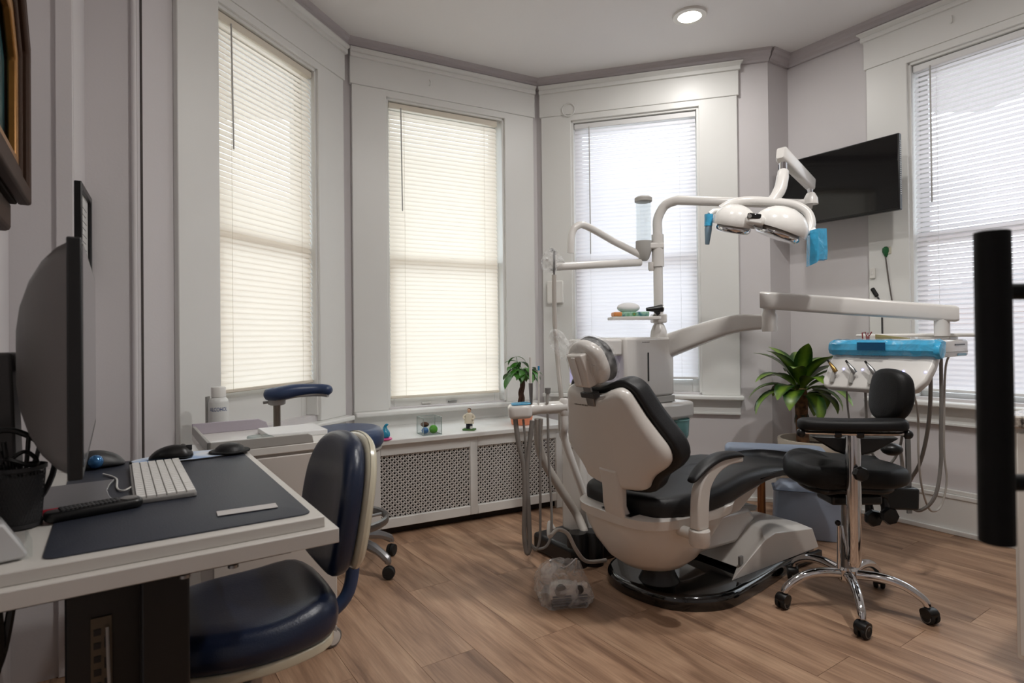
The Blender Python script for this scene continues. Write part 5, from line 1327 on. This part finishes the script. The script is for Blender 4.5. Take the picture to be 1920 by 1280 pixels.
# ================================================================== BLACK STOOL
ST = Vector((1.405, 2.49, 0))
t = thing('operator_stool', 'black saddle stool with chrome five-star base and arm pad in the right foreground', 'stool', ST)
for k, (px, py) in enumerate(((1618, 1195), (1462, 1140), (1490, 1087), (1648, 1102), (1727, 1165))):
    f_ = FL(px, py)-ST; f_.z = 0; a = math.atan2(f_.y, f_.x); L = .285; ca, sa = math.cos(a), math.sin(a)
    pts = cat([(.03*ca, .03*sa, .135), (.12*ca, .12*sa, .142), (.20*ca, .20*sa, .128), (.262*ca, .262*sa, .092), (.278*ca, .278*sa, .066)], 5)
    lg = MB().tube(pts, [.021-.007*(i/(len(pts)-1)) for i in range(len(pts))], 12).build('leg', CHROME, t, angle=60)
    b = a+(.5 if k % 2 else -.7); Tc = rotm('Z', b, (.285*ca, .285*sa, .029)) @ rotm('X', math.pi/2)
    for sg in (-1, 1):
        w_ = MB().lathe([(.0005, sg*.004), (.027, sg*.005), (.029, sg*.010), (.027, sg*.020), (.019, sg*.022), (.0005, sg*.0215)], n=20, T=Tc).build('caster_wheel', RUBBER, lg)
        MB().lathe([(.020, sg*.0212), (.0225, sg*.0222), (.020, sg*.0232)], n=20, T=Tc, caps=False).build('wheel_ring', MGREY, w_)
    MB().lathe([(.0005, -.024), (.026, -.022), (.030, 0), (.026, .022), (.0005, .024)], n=14, T=rotm('Z', b, (.283*ca, .283*sa, .042)) @ rotm('X', math.pi/2) @ Matrix.Scale(.75, 4, (0, 1, 0))).build('caster_hood', BLACKP, lg)
    MB().tube([(.278*ca, .278*sa, .05), (.278*ca, .278*sa, .078)], .007, 8).build('stem', CHROME, lg)
MB().lathe([(.03, .10), (.042, .115), (.042, .155), (.034, .165)], n=24).build('hub', CHROME, t)
MB().lathe([(.026, .15), (.026, .30), (.019, .302), (.019, .44)], n=20).build('gas_column', STEEL, t)
# torso bar post in front
tp = P(1602, 1030, 2.36)
txy = (tp.x, tp.y)
MB().tube([(txy[0], txy[1], .215), (txy[0], txy[1], .235), (txy[0], txy[1], .46)], [.020, .026, .026], 18).build('front_tube', CHROME, t, world=True)
MB().tube([(txy[0], txy[1], .46), (txy[0], txy[1], .76)], .0285, 18).build('upper_tube', CHROME, t, world=True)
MB().bar((txy[0], txy[1], .245), (ST.x, ST.y, .20), .03, .02).build('tube_bracket', CHROME, t, .004, world=True)
MB().lathe([(.010, 0), (.026, .005), (.030, .02), (.026, .034), (.012, .038)], n=8, T=Matrix.Translation((txy[0]+.0, txy[1]-.03, P(1602, 885, 2.34).z)) @ rotm('X', math.pi/2)).build('lock_knob', BLACKP, t, world=True, angle=20)
rod = P(1574, 1000, 2.50)
MB().tube([P(1573, 1065, 2.46), P(1573, 985, 2.46)], .008, 10).build('side_rod', CHROME, t, world=True)
MB().ball(P(1571, 980, 2.46), .012, 10).build('rod_knob', BLACKP, t, world=True)
MB().tube([P(1578, 985, 2.44), P(1588, 1045, 2.41)], .006, 8).build('brace_rod', CHROME, t, world=True)
# arm pad
pc0, pc1 = P(1497, 803, 2.40), P(1703, 806, 2.26)
pd = (pc1-pc0); pdn = pd.normalized(); Tpad = frame((pc0+pc1)/2, pdn, Vector((-pdn.y, pdn.x, 0)))
Lp = pd.length/2
po = [tuple(v)[:2] for v in cat([(-Lp, -.02, 0), (-Lp*.85, -.055, 0), (-Lp*.3, -.075, 0), (Lp*.3, -.075, 0), (Lp*.85, -.055, 0), (Lp, -.02, 0), (Lp, .03, 0), (Lp*.8, .055, 0), (0, .03, 0), (-Lp*.8, .055, 0), (-Lp, .03, 0)], 4, True)]
MB().pillow(po, .0, .042, .019, Tpad, rb=.012).build('arm_pad', LEATHER2, t, world=True, angle=70)
MB().tube([Tpad @ Vector((x, -.035+.02*(x/Lp)**2, -.012)) for x in [Lp*(k/6-1)*.93 for k in range(13)]], .011, 10, flat=.7).build('pad_rail', CHROME, t, world=True)
for s_ in (-.96, .97): MB().ball(Tpad @ Vector((s_*Lp, -.02, -.014)), (.018, .018, .018), 12).build('rail_end', BLACKP, t, world=True)
for s_ in (-.28, .12): MB().lathe([(.014, -.012), (.017, 0), (.014, .012)], n=12, T=Tpad @ rotm('Y', math.pi/2, (s_*Lp, -.035, -.014))).build('rail_clamp', BLACKP, t, world=True)
# seat
sc_ = P(1585, 850, 2.52)
ss = [tuple(v)[:2] for v in cat([(-.245, .06, 0), (-.20, .17, 0), (-.05, .205, 0), (.12, .20, 0), (.23, .13, 0), (.255, .02, 0), (.235, -.10, 0), (.12, -.165, 0), (-.03, -.15, 0), (-.16, -.16, 0), (-.235, -.07, 0)], 4, True)]
sz = .50
ss = [(x*.92, y*.92) for x, y in ss]
MB().pillow(ss, sz+.012, sz+.090, .034, Matrix.Translation((ST.x+.01, ST.y+.02, 0)), top=lambda x, y: .03*math.exp(-((x+.12)/.10)**2)*(.5+.5*(y > -.05))+.012*(y > .1)).build('seat_cushion', LEATHER2, t, world=True, angle=75)
MB().pillow(inset(ss, .055), sz-.02, sz+.012, .015, Matrix.Translation((ST.x+.01, ST.y+.02, 0))).build('seat_pan', BLACKP, t, world=True)
MB().bx(ST.x-.09, ST.x+.12, ST.y-.06, ST.y+.07, .435, .475).build('mechanism', BLACKP, t, .01, world=True)
# triangular padded support beneath the arm pad (pommel)
vp = [P(1520, 818, 2.44), P(1688, 822, 2.36), P(1640, 848, 2.38), P(1600, 858, 2.40), P(1565, 846, 2.42)]
m_ = MB(); bk3 = [v+Vector((.03, .09, 0)) for v in vp]; m_.loft([[tuple(v) for v in vp], [tuple(v) for v in bk3]]); m_.build('pad_support', BLACKP, t, .008, world=True)
# backrest on its rod
bc_ = P(1666, 744, 2.40)
bo4 = [(tuple(v)[0]*.64, tuple(v)[1]*.98) for v in cat([(-.13, -.07, 0), (-.165, .0, 0), (-.14, .085, 0), (-.06, .115, 0), (.06, .115, 0), (.14, .085, 0), (.165, 0, 0), (.13, -.07, 0), (.05, -.10, 0), (-.05, -.10, 0)], 4, True)]
Tb = frame(bc_, Vector((.06, -1, 0)), Vector((.12, 0, 1)))
q = MB().pillow(bo4, -.03, .035, .026); q.v = [tuple(Tb @ Vector((x, y, z+1.4*x*x*-1))) for x, y, z in q.v]; q.build('backrest', LEATHER2, t, world=True, angle=75)
MB().tube([Tb @ Vector((.02, -.01, -.035)), P(1690, 785, 2.45), P(1700, 820, 2.55)], .010, 8).build('back_hinge', CHROME, t, world=True)
MB().bar(P(1702, 822, 2.55), P(1705, 962, 2.55), .020, .008, up=(0, 1, 0)).build('back_rod', STEEL, t, world=True)
MB().bar(P(1655, 932, 2.54), P(1718, 934, 2.54), .05, .095).build('rod_clamp', BLACKP, t, .01, world=True)
MB().bar(P(1600, 905, 2.52), P(1660, 925, 2.54), .05, .04).build('back_bar', BLACKP, t, .006, world=True)
MB().ball(P(1672, 842, 2.60), (.045, .04, .028), 14).build('lumbar_block', BLACKP, t, world=True)
for (px, py, Y) in ((1662, 964, 2.52), (1632, 968, 2.58)):
    c_ = P(px, py, Y); MB().lathe([(.012, 0), (.034, .006), (.038, .02), (.034, .034), (.014, .038)], n=7, T=Matrix.Translation(c_) @ rotm('X', math.pi/2)).build('adjust_knob', BLACKP, t, world=True, angle=20)
    MB().tube([c_, c_+Vector((0, .02, .10))], [.02, .012], 10).build('knob_stem', BLACKP, t, world=True)

# ================================================================== PLANT, BENCH, BOX
PC = Vector((1.875, 3.67, 0))
t = thing('potted_dracaena', 'corn plant with broad leaves in a cream ribbed planter on wooden legs', 'potted plant', PC)
POTM = mat('cream pot', (206, 194, 176), .55, var=.05)
rings = []
for z, r_ in ((.19, .15), (.20, .175), (.23, .19), (.485, .205), (.492, .205), (.492, .19), (.44, .185)):
    rings.append([(r_*(1+(.012 if k % 2 else 0)*(z < .49))*math.cos(2*math.pi*k/56), r_*(1+(.012 if k % 2 else 0)*(z < .49))*math.sin(2*math.pi*k/56), z) for k in range(56)])
MB().loft(rings).build('pot', POTM, t, angle=60)
MB().lathe([(.186, .442), (.0005, .45)], n=24, caps=False).build('soil', SOIL, t)
for k in range(4):
    a = k*math.pi/2+.55+math.pi; MB().tube([(.185*math.cos(a), .185*math.sin(a), 0), (.212*math.cos(a), .212*math.sin(a), .30)], [.016, .022], 10).build('stand_leg', WOODLEG, t)
t_ = MB(); t_.bar((-.20, -.0, .175), (.20, 0, .175), .03, .026); t_.bar((0, -.20, .175), (0, .20, .175), .03, .026); t_.build('stand_cross', WOODLEG, t, .003).rotation_euler = (0, 0, .55)
tk = P(1504, 800, 3.67); tkx = tk.x-PC.x
MB().tube(cat([(tkx+.005, 0, .44), (tkx, 0, .55), (tkx-.003, 0, .68), (tkx-.005, 0, .80)], 4), [.040, .039, .038, .037, .036, .036, .037, .037, .038, .038, .037, .036, .034], 14).build('trunk', BARK, t)
random.seed(21)
for k in range(30):
    lv = k/30; L = random.uniform(.26, .34); el = .45+1.0*lv+random.uniform(-.15, .15); az = k*2.399+random.uniform(-.2, .2)
    me = leaf_mesh(L, random.uniform(.105, .125), el, el-random.uniform(1.5, 2.3)*(1.1-.55*lv), LEAF, .22, 9, wmax=.45)
    o = D.objects.new('leaf', me); COL.objects.link(o); o.parent = t
    o.location = (tkx-.005+.03*math.cos(az), .03*math.sin(az), .755+.10*lv); o.rotation_euler = (0, 0, az)
for k, az in enumerate((3.3, 5.2, 4.4)):
    me = leaf_mesh(.13, .02, -.6, -1.6, mat('dry leaf', (52, 52, 34), .7), .2, 6); o = D.objects.new('leaf', me); COL.objects.link(o); o.parent = t; o.location = (tkx, 0, .69); o.rotation_euler = (0, 0, az)
BLUEG = mat('blue grey vinyl', (158, 170, 190), .45, var=.04)
bn = P(1440, 842, 3.47)
t = thing('low_bench', 'blue-grey padded low bench behind the foot of the dental chair', 'bench', Vector((bn.x, bn.y, 0)), math.radians(-18))
MB().pillow(rrect(-.24, .30, -.10, .08, .05), .415, .492, .03).build('seat_pad', BLUEG, t, angle=70)
for x in (-.19, -.04):
    for y in (-.06, .05): MB().tube([(x, y, 0), (x, y, .42)], .018, 10).build('leg', WOODLEG, t)
bx_ = FL(1575, 1018)
t = thing('storage_box', 'pale blue-grey plastic box with chamfered lid standing behind the black stool', 'box', Vector((bx_.x, bx_.y, 0)), math.radians(-20))
bo5 = [(-.33, 0), (.03, 0), (.035, .24)]
rings = [[(x, y, 0) for x, y in rrect(-.33, .02, .0, .17, .015)], [(x, y, .265) for x, y in rrect(-.318, .015, .008, .165, .02)], [(x, y, .30) for x, y in rrect(-.29, .0, .03, .15, .02)], [(x, y, .305) for x, y in rrect(-.28, -.01, .04, .14, .02)]]
MB().loft(rings).build('body', BLUEG, t, .004)
MB().prism(rrect(-.330, .020, -.002, .172, .017), .262, .266).build('lid_seam', mat('seam grey', (104, 116, 134), .5), t)

# ================================================================== COUNTER CABINET AT RIGHT
cc = FL(1908, 1280); cc = Vector((cc.x, cc.y, 0))
t = thing('counter_cabinet', 'white counter cabinet with speckled granite top at the right edge', 'cabinet', cc, math.atan2(-QX, QY))
GRAN = mix_mat('granite', 'noise', [(.35, (64, 60, 56)), (.5, (168, 160, 150)), (.65, (206, 200, 192))], 60, .2)
MB().bx(0, 1.2, 0.0, .58, .08, .835).build('carcass', WHITE, t, .003); MB().bx(.03, 1.2, .05, .58, 0, .08).build('toe_kick', DGREY, t)
MB().bx(-.03, 1.23, -.03, .60, .835, .875).build('granite_top', GRAN, t, .006)
for k in range(2):
    d_ = MB().bx(.012+k*.59, .592+k*.59, -.02, 0, .10, .82).build('door', WHITE, t, .004); MB().tube([(.54-.45*k+k*.59, -.045, .55), (.54-.45*k+k*.59, -.045, .70)], .006, 8).build('handle', STEEL, d_)

# ================================================================== GLASS DOOR WITH PULL HANDLE (foreground right)
t = thing('door_1', 'open glass door with black ladder pull handle at the right edge', None, (.575, .56, 0), 0, kind='structure')
MB().bx(-.005, .005, -.95, .04, .06, 2.1).build('pane', GLASS, t)
MB().bx(-.02, .02, -.96, .045, 0, .06).build('bottom_rail', BLACKP, t, .003); MB().bx(-.02, .02, -.96, .045, 2.1, 2.16).build('top_rail', BLACKP, t, .003)
HANDLE = mat('matt black handle', (7, 7, 7), .6, spec=.2)
hA, hB = P(1860, 433, .60), P(1860, 1018, .60)
MB().lathe([(.0135, hB.z), (.0155, hB.z+.001), (.0155, hA.z-.001), (.0135, hA.z)], c=(hA.x, .60, 0), n=28).build('pull_handle', HANDLE, t, world=True)
for py in (547, 905):
    z = P(1860, py, .60).z; MB().tube([(hA.x, .60, z), (.575, .60, z)], .0085, 14).build('standoff', HANDLE, t, world=True)
